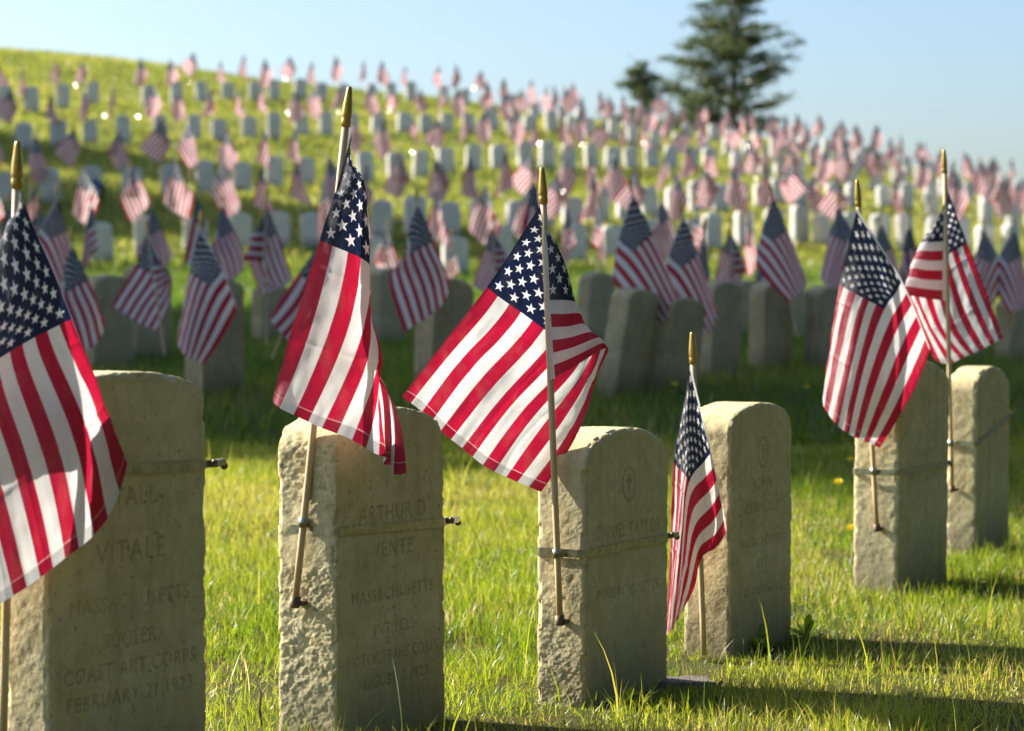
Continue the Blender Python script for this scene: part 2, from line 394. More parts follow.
def slab_mesh(name, W, T, H, B, nx, ny, nz, rise=.042, r_out=.028, r_edge=.009, seed=0, mask=None, amp=1.0, sidek=1.0):
    """weathered slab with a curved top; local x = width, y = thickness, z from -B to H"""
    hx, hy = W / 2, T / 2
    def sheet(u0, v0, n, m):
        a, b = np.meshgrid(np.linspace(-1, 1, n + 1), np.linspace(-1, 1, m + 1)); return a.ravel(), b.ravel()
    Vs = []; Fs = []; off = 0
    zc, hz = (H - B) / 2, (H + B) / 2
    for ax, sg in ((1, -1), (1, 1), (0, -1), (0, 1), (2, 1), (2, -1)):
        n, m = {1: (nx, nz), 0: (ny, nz), 2: (nx, ny)}[ax]
        a, b = sheet(0, 0, n, m)
        one = np.full(a.shape, float(sg))
        p = {1: np.stack([a, one, b], 1), 0: np.stack([one, a, b], 1), 2: np.stack([a, b, one], 1)}[ax]
        i, j = np.meshgrid(np.arange(n), np.arange(m)); q = (j * (n + 1) + i).ravel()
        f = np.stack([q, q + 1, q + n + 2, q + n + 1], 1) + off
        if (ax == 1 and sg == 1) or (ax == 0 and sg == -1) or (ax == 2 and sg == -1): f = f[:, ::-1]
        Vs.append(p * [hx, hy, hz]); Fs.append(f); off += len(p)
    V = np.concatenate(Vs); Fc = np.concatenate(Fs)
    key = np.round(V * 1e5).astype(np.int64); _, idx, inv = np.unique(key, axis=0, return_index=True, return_inverse=True)
    inv = inv.ravel(); V = V[idx]; Fc = inv[Fc]
    # round the outline (xz), then the long edges
    c = np.clip(V[:, [0, 2]], [-hx + r_out, -hz + r_out], [hx - r_out, hz - r_out]); d = V[:, [0, 2]] - c
    L = np.linalg.norm(d, axis=1); cheb = np.maximum(np.abs(d[:, 0]), np.abs(d[:, 1])); s = np.where(L > 1e-9, cheb / np.maximum(L, 1e-9), 1)
    V[:, [0, 2]] = c + d * s[:, None]
    # distance inside the outline
    dx = hx - np.abs(V[:, 0]); dz = hz - np.abs(V[:, 2]); 
    dl = np.linalg.norm(V[:, [0, 2]] - c, axis=1); din = np.where((dx < r_out) & (dz < r_out), r_out - dl, np.minimum(dx, dz)); din = np.maximum(din, 0)
    ey = hy - np.abs(V[:, 1])
    # edge rounding: pull the surface in where both distances are small
    t = np.clip((r_edge - din) / r_edge, 0, 1); tb = np.clip((r_edge - ey) / r_edge, 0, 1)
    corner = np.hypot(t, tb); k = np.where(corner > 1, (corner - 1) * r_edge * .75, 0)
    nrm = np.zeros_like(V)
    front = ey < 1e-6; rim = din < 1e-6
    outd = V[:, [0, 2]] - c; onx = np.where(dl > 1e-6, outd[:, 0] / np.maximum(dl, 1e-6), np.where(dx <= dz, np.sign(V[:, 0]), 0)); onz = np.where(dl > 1e-6, outd[:, 1] / np.maximum(dl, 1e-6), np.where(dx <= dz, 0, np.sign(V[:, 2])))
    nrm[:, 1] = np.sign(V[:, 1]) * np.where(front, 1, tb); wr = np.where(rim, 1, t)
    nrm[:, 0] = onx * wr; nrm[:, 2] = onz * wr
    nrm /= np.maximum(np.linalg.norm(nrm, axis=1), 1e-6)[:, None]
    V = V - nrm * k[:, None]
    V[:, 2] += zc
    # curved top
    sx = np.clip(V[:, 0] / hx, -1, 1); top = 1 - (rise * (sx ** 2 * .8 + .2 * sx ** 6)) / H
    V[:, 2] = np.where(V[:, 2] > 0, V[:, 2] * top, V[:, 2])
    side = np.clip(np.abs(nrm[:, 0]) * 1.3 - .2, 0, 1)
    P3 = V.copy()
    disp = amp * (.0022 * fbm(P3, 14, 3, seed) + .0009 * fbm(P3, 90, 3, seed + 5))
    chip = fbm(P3 * [1, 1, .8], 50, 5, seed + 9)
    patch = np.clip(fbm(P3, 6, 2, seed + 17) * 4 + .45, .06, 1)
    disp += .62 * side * sidek * patch * (.0016 * chip - .0030 * np.clip(vnoise(P3, 34, seed + 12) * 3 - .45, 0, 1) + .0026 * fbm(P3, 105, 2, seed + 11) + .0020 * fbm(P3, 260, 2, seed + 13))
    edge = np.clip(corner, 0, 1) * np.where((t > .02) & (tb > .02), 1, 0)
    disp -= amp * edge * .004 * np.clip(fbm(P3, 45, 3, seed + 20) * 3, 0, 1)
    eng = np.zeros(len(V))
    if mask is not None:
        K, res = mask
        fr = (nrm[:, 1] < -.7)
        ix = np.clip(((V[:, 0] + W / 2) / res).astype(int), 0, K.shape[1] - 1); iz = np.clip((V[:, 2] / res).astype(int), 0, K.shape[0] - 1)
        mk = K[iz, ix] * fr * (V[:, 2] > 0) * np.clip(.95 + .9 * fbm(P3, 20, 2, seed + 31), .35, 1)
        eng = mk; disp = disp - .0020 * mk
    V = V + nrm * disp[:, None]
    me = mesh_np(name, V, Fc)
    for nm, arr in (('engrave', eng), ('rough', side * np.clip(.3 + sidek, 0, 1) * patch)):
        at = me.attributes.new(nm, 'FLOAT', 'POINT'); at.data.foreach_set('value', arr.astype(np.float32))
    return me

def stone_fit(xl, xc, xr, Yc, ytop):
    """position and size from the photo positions of the three upright edges"""
    C = P(xc, 299, Yc); u = Vector((math.sin(PHI), math.cos(PHI))); w = Vector((-math.cos(PHI), math.sin(PHI)))
    def solve(px, d):
        a = (px - 512) / F
        return (a * C.y - C.x) / (d.x - a * d.y)
    W = solve(xr, u); T = solve(xl, w)
    ctr = Vector((C.x, C.y)) + u * W / 2 + w * T / 2
    z0 = tz(ctr.x, ctr.y); Yt = ctr.y
    H = HC + (299 - ytop) / F * Yt - z0
    return ctr, W, T, H, z0

HERO = [ # xl, xc, xr, Y of near corner, ytop
    (6, 44, 204, 3.32, 371), (277, 337, 446, 3.90, 406), (536, 586, 669, 4.32, 427),
    (684, 732, 793, 4.92, 402), (853, 899, 949, 5.90, 360), (947, 978, 1010, 6.69, 366)]
TEXTS = [
    [('-STALL-', .437, .040, .17), ('VITALE', .357, .045, .19), ('-', .325, .04, .02), ('MASSACHUSETTS', .290, .031, .285), ('-', .268, .03, .02),
     ('BUGLER.', .236, .031, .15), ('COAST ART CORPS', .194, .031, .29), ('FEBRUARY 21.1923', .154, .031, .275)],
    [('ARTHUR D', .360, .040, .20), ('VENTE', .300, .038, .19), ('-', .272, .03, .02), ('MASSACHUSETTS', .228, .029, .27), ('-', .205, .03, .02),
     ('PVT.1CL.', .170, .028, .14), ('MOTOR TRANS.CORPS', .124, .028, .27), ('AUGUST 3,1922', .084, .028, .23)],
    [('DANIEL TAYLOR', .300, .036, .25), ('MASSACHUSETTS', .190, .028, .24)],
    [('JOHN', .335, .034, .10), ('CONNOLLY', .285, .034, .17), ('MASSACHUSETTS', .215, .028, .22), ('-', .195, .03, .02), ('PVT', .17, .028, .06), ('28 INFANTRY', .115, .028, .21)],
    [('FRANK', .38, .034, .12), ('HARTE', .33, .034, .13), ('MASSACHUSETTS', .27, .028, .2)],
    [('PVT', .35, .03, .05)]]
LAB = ['pale marble headstone at the far left carved BUGLER COAST ART CORPS FEBRUARY 21.1923',
       'marble headstone with rough chipped left side carved ARTHUR D and MOTOR TRANS.CORPS',
       'marble headstone behind the diamond-spread flag, oval emblem cut above the steel strap',
       'strapless marble headstone with a small flag standing in the grass at its left side',
       'slightly leaning marble headstone with the drooping flag covering its top left corner',
       'narrow-looking marble headstone at the right end of the front row, steeply tilted strap']
hero = []
for i, (xl, xc, xr, Yc, yt) in enumerate(HERO):
    ctr, W, T, H, z0 = stone_fit(xl, xc, xr, Yc, yt)
    W = min(max(W, .27), .36); T = min(max(T, .08), .14)
    print('stone', i, [round(v, 3) for v in (ctr.x, ctr.y, W, T, H, z0)])
    K, res = text_mask(TEXTS[i], W, .62)
    if i in (2, 3, 4, 5): emblem(K, res, W, H - .105, .024)
    rs = (.2, 1.15, .8, .15, .5, .2)[i]
    big = i < 4
    me = slab_mesh('headstone', W, T, H, .12, 210 if big else 90, 48 if big else 24, 400 if big else 160, seed=i * 13, mask=(K, res), sidek=rs, rise=(.03, .04, .04, .035, .05, .045)[i])
    o = link('headstone', me, M_STONE_H)
    o.location = (ctr.x, ctr.y, z0); o.rotation_euler = (0, math.radians((0, -.4, .3, 0, 1.2, .3)[i]), RZ)
    tag(o, LAB[i], 'headstone', 'marble headstones in the front row')
    STONES.append((ctr.x, ctr.y, W, T, RZ)); hero.append((ctr, W, T, H, z0, o))

def in_stone(X, Y, pad=.006):
    r = np.zeros(len(X), bool)
    for (x, y, W, T, a) in STONES:
        dx = X - x; dy = Y - y; lx = dx * math.cos(a) + dy * math.sin(a); ly = -dx * math.sin(a) + dy * math.cos(a)
        r |= (np.abs(lx) < W / 2 + pad) & (np.abs(ly) < T / 2 + pad)
    return r

# ------------------------------------------------------------------ steel straps round the stones
def strap(i, zl, zr, label):
    """band at height zl (near end) to zr (far end), screw clamp sticking out at the far end"""
    ctr, W, T, H, z0, st = hero[i]
    e = empty('steel_strap', (ctr.x, ctr.y, z0), RZ); tag(e, label, 'strap', 'steel straps round the front row stones')
    t = .0012; bw = .0072; hx = W / 2 + .0015; hy = T / 2 + .0015; r = .012
    ring = []
    for (cx, cy, a0) in ((hx - r, -hy + r, -90), (hx - r, hy - r, 0), (-hx + r, hy - r, 90), (-hx + r, -hy + r, 180)):
        for k in range(7):
            a = math.radians(a0 + 15 * k); ring.append((cx + r * math.cos(a), cy + r * math.sin(a), math.cos(a), math.sin(a)))
    V = []; Q = []
    for (x, y, nx, ny) in ring:
        z = zl + (zr - zl) * (x + hx) / (2 * hx) + .0015 * math.sin(x * 40)
        for (o, dz) in ((0, -bw), (t, -bw), (t, bw), (0, bw)): V.append((x + nx * o, y + ny * o, z + dz))
    n = len(ring)
    for a in range(n):
        b = (a + 1) % n
        for k in range(4): Q.append((a * 4 + k, b * 4 + k, b * 4 + (k + 1) % 4, a * 4 + (k + 1) % 4))
    link('band', mesh_np('band', np.array(V), np.array(Q), False), M_STEEL, e)
    # loose tail of the band, screw housing and screw beyond the far edge
    def box(nm, c, s, mat, par, rz=0, ry=0, bev=.001):
        me = bpy.data.meshes.new(nm); import bmesh
        bm = bmesh.new(); bmesh.ops.create_cube(bm, size=1); bmesh.ops.scale(bm, vec=s, verts=bm.verts)
        bmesh.ops.bevel(bm, geom=bm.edges[:], offset=bev, segments=2, affect='EDGES'); bm.to_mesh(me); bm.free()
        o = link(nm, me, mat, par); o.location = c; o.rotation_euler = (0, ry, rz); return o
    k = .75 if i > 3 else 1
    box('band_tail', (hx + .022 * k, -hy + .012, zr), (.042 * k, .0016, .012), M_STEEL, e, rz=.05)
    h = box('screw_housing', (hx + .034 * k, -hy + .008, zr + .001), (.030 * k, .012, .010), M_STEEL, e, rz=.2)
    s = link('screw', tube_mesh('screw', [(-.020, 0, 0), (.013, 0, 0), (.0131, 0, 0), (.018, 0, 0)], [.0035, .0035, .0058, .0058], 10), M_RUST, h)
    s.location = (.004, 0, -.002); s.rotation_euler = (0, .25, 0)
    return e
def z_at(i, ypx, end):
    ctr, W, T, H, z0, st = hero[i]; Y = ctr.y + (end * W / 2) * math.cos(PHI)
    return HC + (299 - ypx) / F * Y - z0
strap(0, z_at(0, 473, -1), z_at(0, 464, 1), 'steel strap round the BUGLER headstone at the far left')
strap(1, z_at(1, 530, -1), z_at(1, 521, 1), 'steel strap round the rough-sided ARTHUR D headstone')
strap(2, z_at(2, 553, -1), z_at(2, 536, 1), 'steel strap round the headstone behind the diamond-spread flag')
strap(4, z_at(4, 472, -1), z_at(4, 463, 1), 'steel strap round the leaning headstone, second from the right end')
strap(5, z_at(5, 444, -1), z_at(5, 414, 1), 'steeply tilted strap round the last headstone of the front row')

# ------------------------------------------------------------------ flags
def spline(xk, yk, x):
    """natural cubic spline through (xk, yk[...]) evaluated at x"""
    xk = np.asarray(xk, float); yk = np.asarray(yk, float); n = len(xk)
    if n == 2: 
        t = ((x - xk[0]) / (xk[1] - xk[0]))[:, None]; return yk[0] * (1 - t) + yk[1] * t
    h = np.diff(xk); A = np.zeros((n, n)); R = np.zeros(yk.shape); A[0, 0] = A[-1, -1] = 1
    for i in range(1, n - 1):
        A[i, i - 1] = h[i - 1]; A[i, i] = 2 * (h[i - 1] + h[i]); A[i, i + 1] = h[i]
        R[i] = 6 * ((yk[i + 1] - yk[i]) / h[i] - (yk[i] - yk[i - 1]) / h[i - 1])
    M = np.linalg.solve(A, R); j = np.clip(np.searchsorted(xk, x) - 1, 0, n - 2)
    a = (xk[j + 1] - x)[:, None]; b = (x - xk[j])[:, None]; hj = h[j][:, None]
    return M[j] * a ** 3 / (6 * hj) + M[j + 1] * b ** 3 / (6 * hj) + (yk[j] / hj - M[j] * hj / 6) * a + (yk[j + 1] / hj - M[j + 1] * hj / 6) * b

def cloth_mesh(rows, n=144, m=108, wave=.0014, seed=0):
    """rows: {u: [(k, x, y, z), ...]} with k = stripe index (0 top edge .. 13 bottom edge); returns a two-sided sheet"""
    us = sorted(rows); vv = np.linspace(0, 13, m + 1)
    lines = []
    for u in us:
        pts = rows[u]; lines.append(spline([p[0] for p in pts], [p[1:] for p in pts], vv))
    L = np.array(lines)                                   # (nu, m+1, 3)
    uu = np.linspace(0, 1, n + 1)
    S = spline(us, L.reshape(len(us), -1), uu).reshape(n + 1, m + 1, 3)
    # fine wrinkles across the sheet
    du = np.gradient(S, axis=0); dv = np.gradient(S, axis=1); N = np.cross(du, dv); N /= np.maximum(np.linalg.norm(N, axis=2), 1e-9)[..., None]
    U, Vv = np.meshgrid(uu, 1 - vv / 13, indexing='ij')
    q = np.stack([U.ravel() * 1.5, Vv.ravel() * 4.5, np.zeros(U.size)], 1)
    w = (fbm(q, 1.7, 3, seed)).reshape(U.shape) * 4 + fbm(q * [3, .6, 1], 3.0, 2, seed + 4).reshape(U.shape) * 1.5
    cr = sum(np.exp(-((U - c) / .007) ** 2) for c in (.25, .5, .75)) + np.exp(-((Vv - .5) / .007) ** 2) + .7 * np.exp(-((Vv - .25 - .03 * np.sin(U * 9)) / .006) ** 2)
    w = w + cr * 1.1 + 1.6 * fbm(np.stack([(U * 1.5 + Vv).ravel() * 2.2, (U * 1.5 - Vv).ravel() * .7, 0 * U.ravel()], 1), 3.0, 2, seed + 8).reshape(U.shape)
    S = S + N * (wave * w * np.clip(U * 6, 0, 1))[..., None]
    V = S.reshape(-1, 3); i, j = np.meshgrid(np.arange(n), np.arange(m), indexing='ij'); a = (i * (m + 1) + j).ravel()
    Fq = np.stack([a, a + m + 1, a + m + 2, a + 1], 1)
    me = mesh_np('cloth', V, Fq)
    uvl = me.uv_layers.new(name='UVMap'); UV = np.stack([U.ravel(), Vv.ravel()], 1)
    uvl.data.foreach_set('uv', UV[Fq.ravel()].astype(np.float32).ravel())
    return me

def finial_mesh(r=.0088, h=.066):
    prof = [(0, .0060), (.001, .0076), (.009, .0080), (.013, .0080), (.0145, .0074), (.016, .0080), (.022, .0084), (.034, .0078), (.048, .0062), (.058, .0050), (.0635, .0042), (.0655, .0030), (h, .0010)]
    return tube_mesh('finial', [(0, 0, z) for z, _ in prof], [rr * r / .0088 for _, rr in prof], 20)

def build_flag(top_px, bot_px, D, rows_px, label, group, bend=0.0, cup=True, strap_y=None, cat='flag', r=.0060, wave=.0014, seed=0):
    """rows_px in photo positions + metres towards the viewer; converted to real positions round the pole"""
    T = P(top_px[0], top_px[1], D); B = P(bot_px[0], bot_px[1], D)
    e = empty('stick_flag', B); tag(e, label, cat, group)
    ax = (T - B); Lp = ax.length; ax.normalize(); Tf = T - ax * .066
    pts = [(Tf - B) * t + Vector((bend * math.sin(math.pi * t), 0, 0)) for t in np.linspace(0, 1, 9)]
    link('pole', tube_mesh('pole', pts, [r] * 9, 14), M_WOOD, e)
    fo = link('finial', finial_mesh(), M_GOLD, e); fo.location = Tf - B - ax * .004; fo.rotation_euler = ax.to_track_quat('Z', 'Y').to_euler()
    rows = {}
    for u, pts in rows_px.items():
        rows[u] = []
        for (k, x, y, off) in pts:
            w = P(x, y, D - off) - B; rows[u].append((k, w.x, w.y, w.z))
    link('cloth', cloth_mesh(rows, seed=seed, wave=wave), M_FLAG, e)
    if strap_y:
        q = (strap_y - bot_px[1]) / (top_px[1] - bot_px[1]); c = link('pole_bracket', tube_mesh('pole_bracket', [(0, 0, -.008), (0, 0, -.0075), (0, 0, .0075), (0, 0, .008)], [.0062, .0086, .0086, .0062], 14), M_STEEL, e)
        c.location = (T - B) * q; c.rotation_euler = ax.to_track_quat('Z', 'Y').to_euler()
        me = bpy.data.meshes.new('clip_foot'); bm = bmesh.new(); bmesh.ops.create_cube(bm, size=1); bmesh.ops.scale(bm, vec=(.022, .018, .007), verts=bm.verts); bmesh.ops.bevel(bm, geom=bm.edges[:], offset=.001, segments=1, affect='EDGES'); bm.to_mesh(me); bm.free()
        f_ = link('clip_foot', me, M_RUST, e); f_.location = (.009, .008, .001); f_.rotation_euler = (0, 0, RZ)
    if cup:
        c = link('pole_clip', tube_mesh('pole_clip', [(0, 0, -.006), (0, 0, -.002), (0, 0, .012), (0, 0, .012)], [.0075, .0088, .0088, .006], 14), M_RUST, e)
        c.rotation_euler = ax.to_track_quat('Z', 'Y').to_euler()
    return e
def near_side(i, off=.012):
    ctr, W, T, H, z0, st = hero[i]; return ctr.y - (W / 2 + off) * math.cos(PHI)
GF = 'stick flags strapped along the front row'
D1, D2, D3, D4, D5, D6 = [near_side(i) for i in range(6)]
ROWS1 = {
 0: [(0, 19, 190, .008), (3.5, 16, 240, -.004), (7, 14, 300, -.010), (13, 10, 410, -.008)],
 .07: [(0, 27, 211, .018), (2.5, 10, 220, .020), (5, -3, 255, .010), (7, -10, 298, .006), (13, -20, 410, .0)],
 .2: [(0, 45, 252, .026), (3, 24, 272, .034), (7, -12, 325, .028), (13, -38, 424, .010)],
 .42: [(0, 72, 319, .024), (3, 35, 337, .044), (7, -15, 368, .040), (10, -48, 395, .02), (13, -76, 430, .005)],
 .72: [(0, 103, 398, .008), (1.2, 92, 408, .030), (4, 56, 440, .058), (7, 14, 470, .058), (13, -66, 540, .02)],
 1: [(0, 127, 464, -.018), (1, 119, 492, .0), (2, 108, 517, .022), (4, 79, 548, .046), (6, 53, 568, .058), (8, 27, 587, .060), (10, 0, 604, .055), (13, -40, 630, .030)]}
build_flag((18, 138), (3, 742), D1, ROWS1, 'large flag cut off by the left edge, in front of the BUGLER stone', GF, seed=1)
ROWS2 = {
 0: [(0, 353, 128, .008), (7, 341, 240, .006), (13, 330, 345, .006)],
 .14: [(0, 343, 166, .016), (3, 357, 172, .020), (5, 360, 178, .004), (8, 352, 195, -.015), (13, 334, 340, -.008)],
 .42: [(0, 320, 240, .020), (1, 333, 246, .028), (2, 348, 252, .034), (3, 361, 258, .028), (3.9, 370, 265, .012), (5, 368, 272, -.012), (8, 352, 285, -.030), (13, 334, 350, -.012)],
 .72: [(0, 292, 330, .028), (2, 326, 340, .044), (4, 357, 350, .042), (5.5, 374, 353, .028), (6.8, 381, 356, .008), (8.5, 372, 366, -.012), (10.5, 380, 376, -.022), (13, 386, 392, -.004)],
 1: [(0, 272, 401, .030), (1, 280, 408, .040), (2, 294, 415, .046), (4, 322, 428, .050), (6, 352, 440, .046), (8, 379, 455, .036), (9, 387, 458, .022), (10, 384, 464, .008), (11, 391, 466, .016), (12, 394, 474, .004), (13, 406, 473, .012)]}
build_flag((350, 84), (295, 604), D2, ROWS2, 'backlit flag on a leaning pole strapped to the rough-sided ARTHUR D stone', GF, seed=2, strap_y=522)
ROWS3 = {
 0: [(0, 543, 202, .003), (7, 546, 300, .008), (13, 550, 380, .008)],
 .10: [(0, 527, 226, -.004), (3, 556, 244, .010), (7, 566, 300, .018), (10, 572, 337, .016), (13, 578, 364, .012)],
 .20: [(0, 516, 244, -.010), (3, 546, 262, -.014), (6.6, 577, 300, -.002), (8, 580, 314, .000), (10, 590, 332, .004), (13, 603, 349, .004)],
 .42: [(0, 487, 287, -.014), (1, 498, 296, -.015), (3, 521, 312, -.022), (5, 544, 329, -.034), (7, 566, 344, -.040), (10, 590, 360, -.034), (13, 600, 371, -.012)],
 .72: [(0, 443, 344, .004), (2, 464, 357, -.006), (4, 486, 374, -.016), (7, 518, 398, -.026), (10, 552, 414, -.030), (12, 573, 425, -.024), (13, 580, 428, -.016)],
 1: [(0, 402, 397, .022), (1, 411, 403, .020), (2, 422, 412, .016), (4, 441, 431, .006), (6, 462, 448, -.004), (8, 483, 465, -.012), (10, 506, 477, -.018), (12, 529, 487, -.022), (13, 541, 492, -.018)]}
build_flag((542, 165), (560, 622), D3, ROWS3, 'flag spread wide like a diamond, pole strapped to the emblem-cut headstone', GF, seed=3, strap_y=553)
ROWS4 = {
 0: [(0, 690, 364, .006), (3.5, 700, 405, .012), (7, 711, 452, .016), (10, 720, 492, .016), (13, 727, 531, .014)],
 .2: [(0, 683, 412, .004), (3, 688, 430, .022), (7, 702, 464, .028), (10, 710, 508, .026), (13, 716, 548, .018)],
 .42: [(0, 675, 462, -.010), (2, 679, 468, .002), (4, 684, 474, .024), (7, 689, 483, .034), (10, 697, 522, .026), (13, 703, 556, .012)],
 .72: [(0, 671, 545, -.022), (2, 675, 540, -.006), (5, 679, 545, .020), (8, 684, 552, .022), (11, 690, 566, .010), (13, 695, 584, .0)],
 1: [(0, 667, 636, -.018), (3, 668, 634, .0), (6, 672, 630, .014), (9, 675, 626, .012), (13, 684, 608, .0)]}
build_flag((692, 330), (704, 655), D4 - .03, ROWS4, 'narrow hanging flag on a short pole pushed into the grass beside the strapless stone', GF, cup=False, seed=4)
ROWS5 = {
 0: [(0, 857, 208, .008), (3.5, 879, 243, .022), (7, 902, 281, .030), (10, 917, 315, .026), (13, 930, 349, .014)],
 .2: [(0, 848, 246, .004), (3, 868, 268, .026), (7, 894, 295, .036), (10, 910, 328, .032), (13, 924, 367, .020)],
 .42: [(0, 839, 284, -.010), (1, 843, 287, .002), (3, 856, 294, .030), (5, 869, 301, .042), (7, 884, 310, .044), (10, 901, 346, .040), (13, 915, 388, .026)],
 .72: [(0, 830, 345, -.034), (2, 834, 350, -.004), (4, 847, 357, .030), (7, 864, 368, .046), (10, 881, 396, .042), (13, 897, 420, .030)],
 1: [(0, 824, 384, -.050), (1, 822, 398, -.030), (3, 828, 414, .004), (5, 838, 426, .028), (7, 849, 434, .040), (9, 859, 439, .044), (11, 869, 443, .044), (13, 880, 448, .040)]}
build_flag((857, 178), (877, 529), D5, ROWS5, 'drooping flag with clear star field, hanging over the leaning headstone at right', GF, seed=5, strap_y=471)
ROWS6 = {
 0: [(0, 945, 184, .002), (7, 946, 241, .006), (13, 947, 301, .004)],
 .10: [(0, 953, 204, -.006), (3, 940, 214, .012), (7, 932, 242, .018), (10, 926, 270, .016), (13, 924, 298, .012)],
 .20: [(0, 957, 216, -.012), (3, 943, 224, -.016), (7, 921, 243, -.002), (10, 913, 268, .002), (13, 905, 295, .004)],
 .42: [(0, 967, 243, -.016), (3, 952, 252, -.030), (7, 930, 268, -.040), (10, 915, 286, -.030), (13, 907, 300, -.012)],
 .72: [(0, 986, 291, -.004), (3, 970, 304, -.020), (7, 947, 322, -.034), (10, 930, 324, -.030), (13, 920, 326, -.016)],
 1: [(0, 1003, 338, .010), (3, 990, 345, .0), (6, 974, 353, -.012), (9, 960, 359, -.020), (11, 948, 364, -.022), (13, 934, 360, -.018)]}
build_flag((944, 148), (952, 490), D6, ROWS6, 'flag folded across its pole, strapped to the last stone of the front row', GF, seed=6, strap_y=443)
FLAGS = [o for o in bpy.data.objects if o.name.startswith('stick_flag') and o.parent is None]
FLAGS.sort(key=lambda o: o.name)
# point where the cloth starts, relative to the flag's foot
CLOTH_TOP = [P(18, 192, D1) - FLAGS[0].location, P(353, 128, D2) - FLAGS[1].location, P(543, 202, D3) - FLAGS[2].location,
             P(690, 364, D4 - .03) - FLAGS[3].location, P(857, 208, D5) - FLAGS[4].location, P(945, 184, D6) - FLAGS[5].location]
ALONE = []
LEAN = []
for t_, b_, D_ in (((18, 138), (3, 742), D1), ((350, 84), (295, 604), D2), ((542, 165), (560, 622), D3), ((692, 330), (704, 655), D4), ((857, 178), (877, 529), D5), ((944, 148), (952, 490), D6)):
    v_ = P(*t_, D_) - P(*b_, D_); LEAN.append((v_.x / v_.z, v_.y / v_.z))
def proto_flags():
    """lighter copies of the six drapes, each on an upright stick, for the rows behind"""
    out = []
    for i, f in enumerate(FLAGS):
        me = [c for c in f.children if c.name.startswith('cloth')][0].data
        co = np.empty(len(me.vertices) * 3, np.float32); me.vertices.foreach_get('co', co); co = co.reshape(145, 109, 3) - np.array(CLOTH_TOP[i])
        for res, store in ((36, 'mid'), (12, 'far')):
            idx = np.linspace(0, 144, res + 1).round().astype(int); idy = np.linspace(0, 108, res + 1).round().astype(int); S = co[np.ix_(idx, idy)]
            # straighten: remove the hero pole's lean
            sh = LEAN[i]
            S = S.copy(); S[..., 0] -= sh[0] * S[..., 2]; S[..., 1] -= sh[1] * S[..., 2]
            i_, j_ = np.meshgrid(np.arange(res), np.arange(res), indexing='ij'); a = (i_ * (res + 1) + j_).ravel()
            Fq = np.stack([a, a + res + 1, a + res + 2, a + 1], 1)
            m2 = mesh_np('cloth', S.reshape(-1, 3), Fq); m2.materials.append(M_FLAG)
            U, V = np.meshgrid(idx / 144, 1 - idy / 108, indexing='ij'); UV = np.stack([U.ravel(), V.ravel()], 1)
            uvl = m2.uv_layers.new(name='UVMap'); uvl.data.foreach_set('uv', UV[Fq.ravel()].astype(np.float32).ravel())
            out.append((i, store, m2))
    return {(i, s): m for i, s, m in out}

CL = proto_flags()
fin_mid = tube_mesh('finial', [(0, 0, z) for z in (0, .003, .012, .02, .045, .062, .068)], [.006, .008, .007, .0088, .007, .004, .001], 8); fin_mid.materials.append(M_GOLD)
POLES = {}
def pole_mesh(L, seg):
    key = (round(L, 2), seg)
    if key not in POLES:
        m = tube_mesh('pole', [(0, 0, -L), (0, 0, 0.02)], [.006, .006], seg, cap=False); m.materials.append(M_WOOD); POLES[key] = m
    return POLES[key]
def small_flag(top, variant, store, mirror, rz, tilt, L, label, group, sc=1.0):
    """top = where the cloth starts; the thing's origin is the foot of its stick"""
    R = Matrix.Rotation(rz, 4, 'Z') @ Matrix.Rotation(tilt[0], 4, 'X') @ Matrix.Rotation(tilt[1], 4, 'Y')
    e = empty('stick_flag', Vector(top) - (R @ Vector((0, 0, L))) * sc)
    e.rotation_euler = R.to_euler(); e.scale = (sc, sc, sc); tag(e, label, 'flag', group)
    c = link('cloth', CL[(variant, store)], None, e); c.location = (0, 0, L)
    if mirror: c.scale = (-1, 1, 1)
    p = link('pole', pole_mesh(L, 8 if store == 'mid' else 5), None, e); p.location = (0, 0, L)
    if store == 'mid': f = link('finial', fin_mid, None, e); f.location = (0, 0, L + .012)
    return e

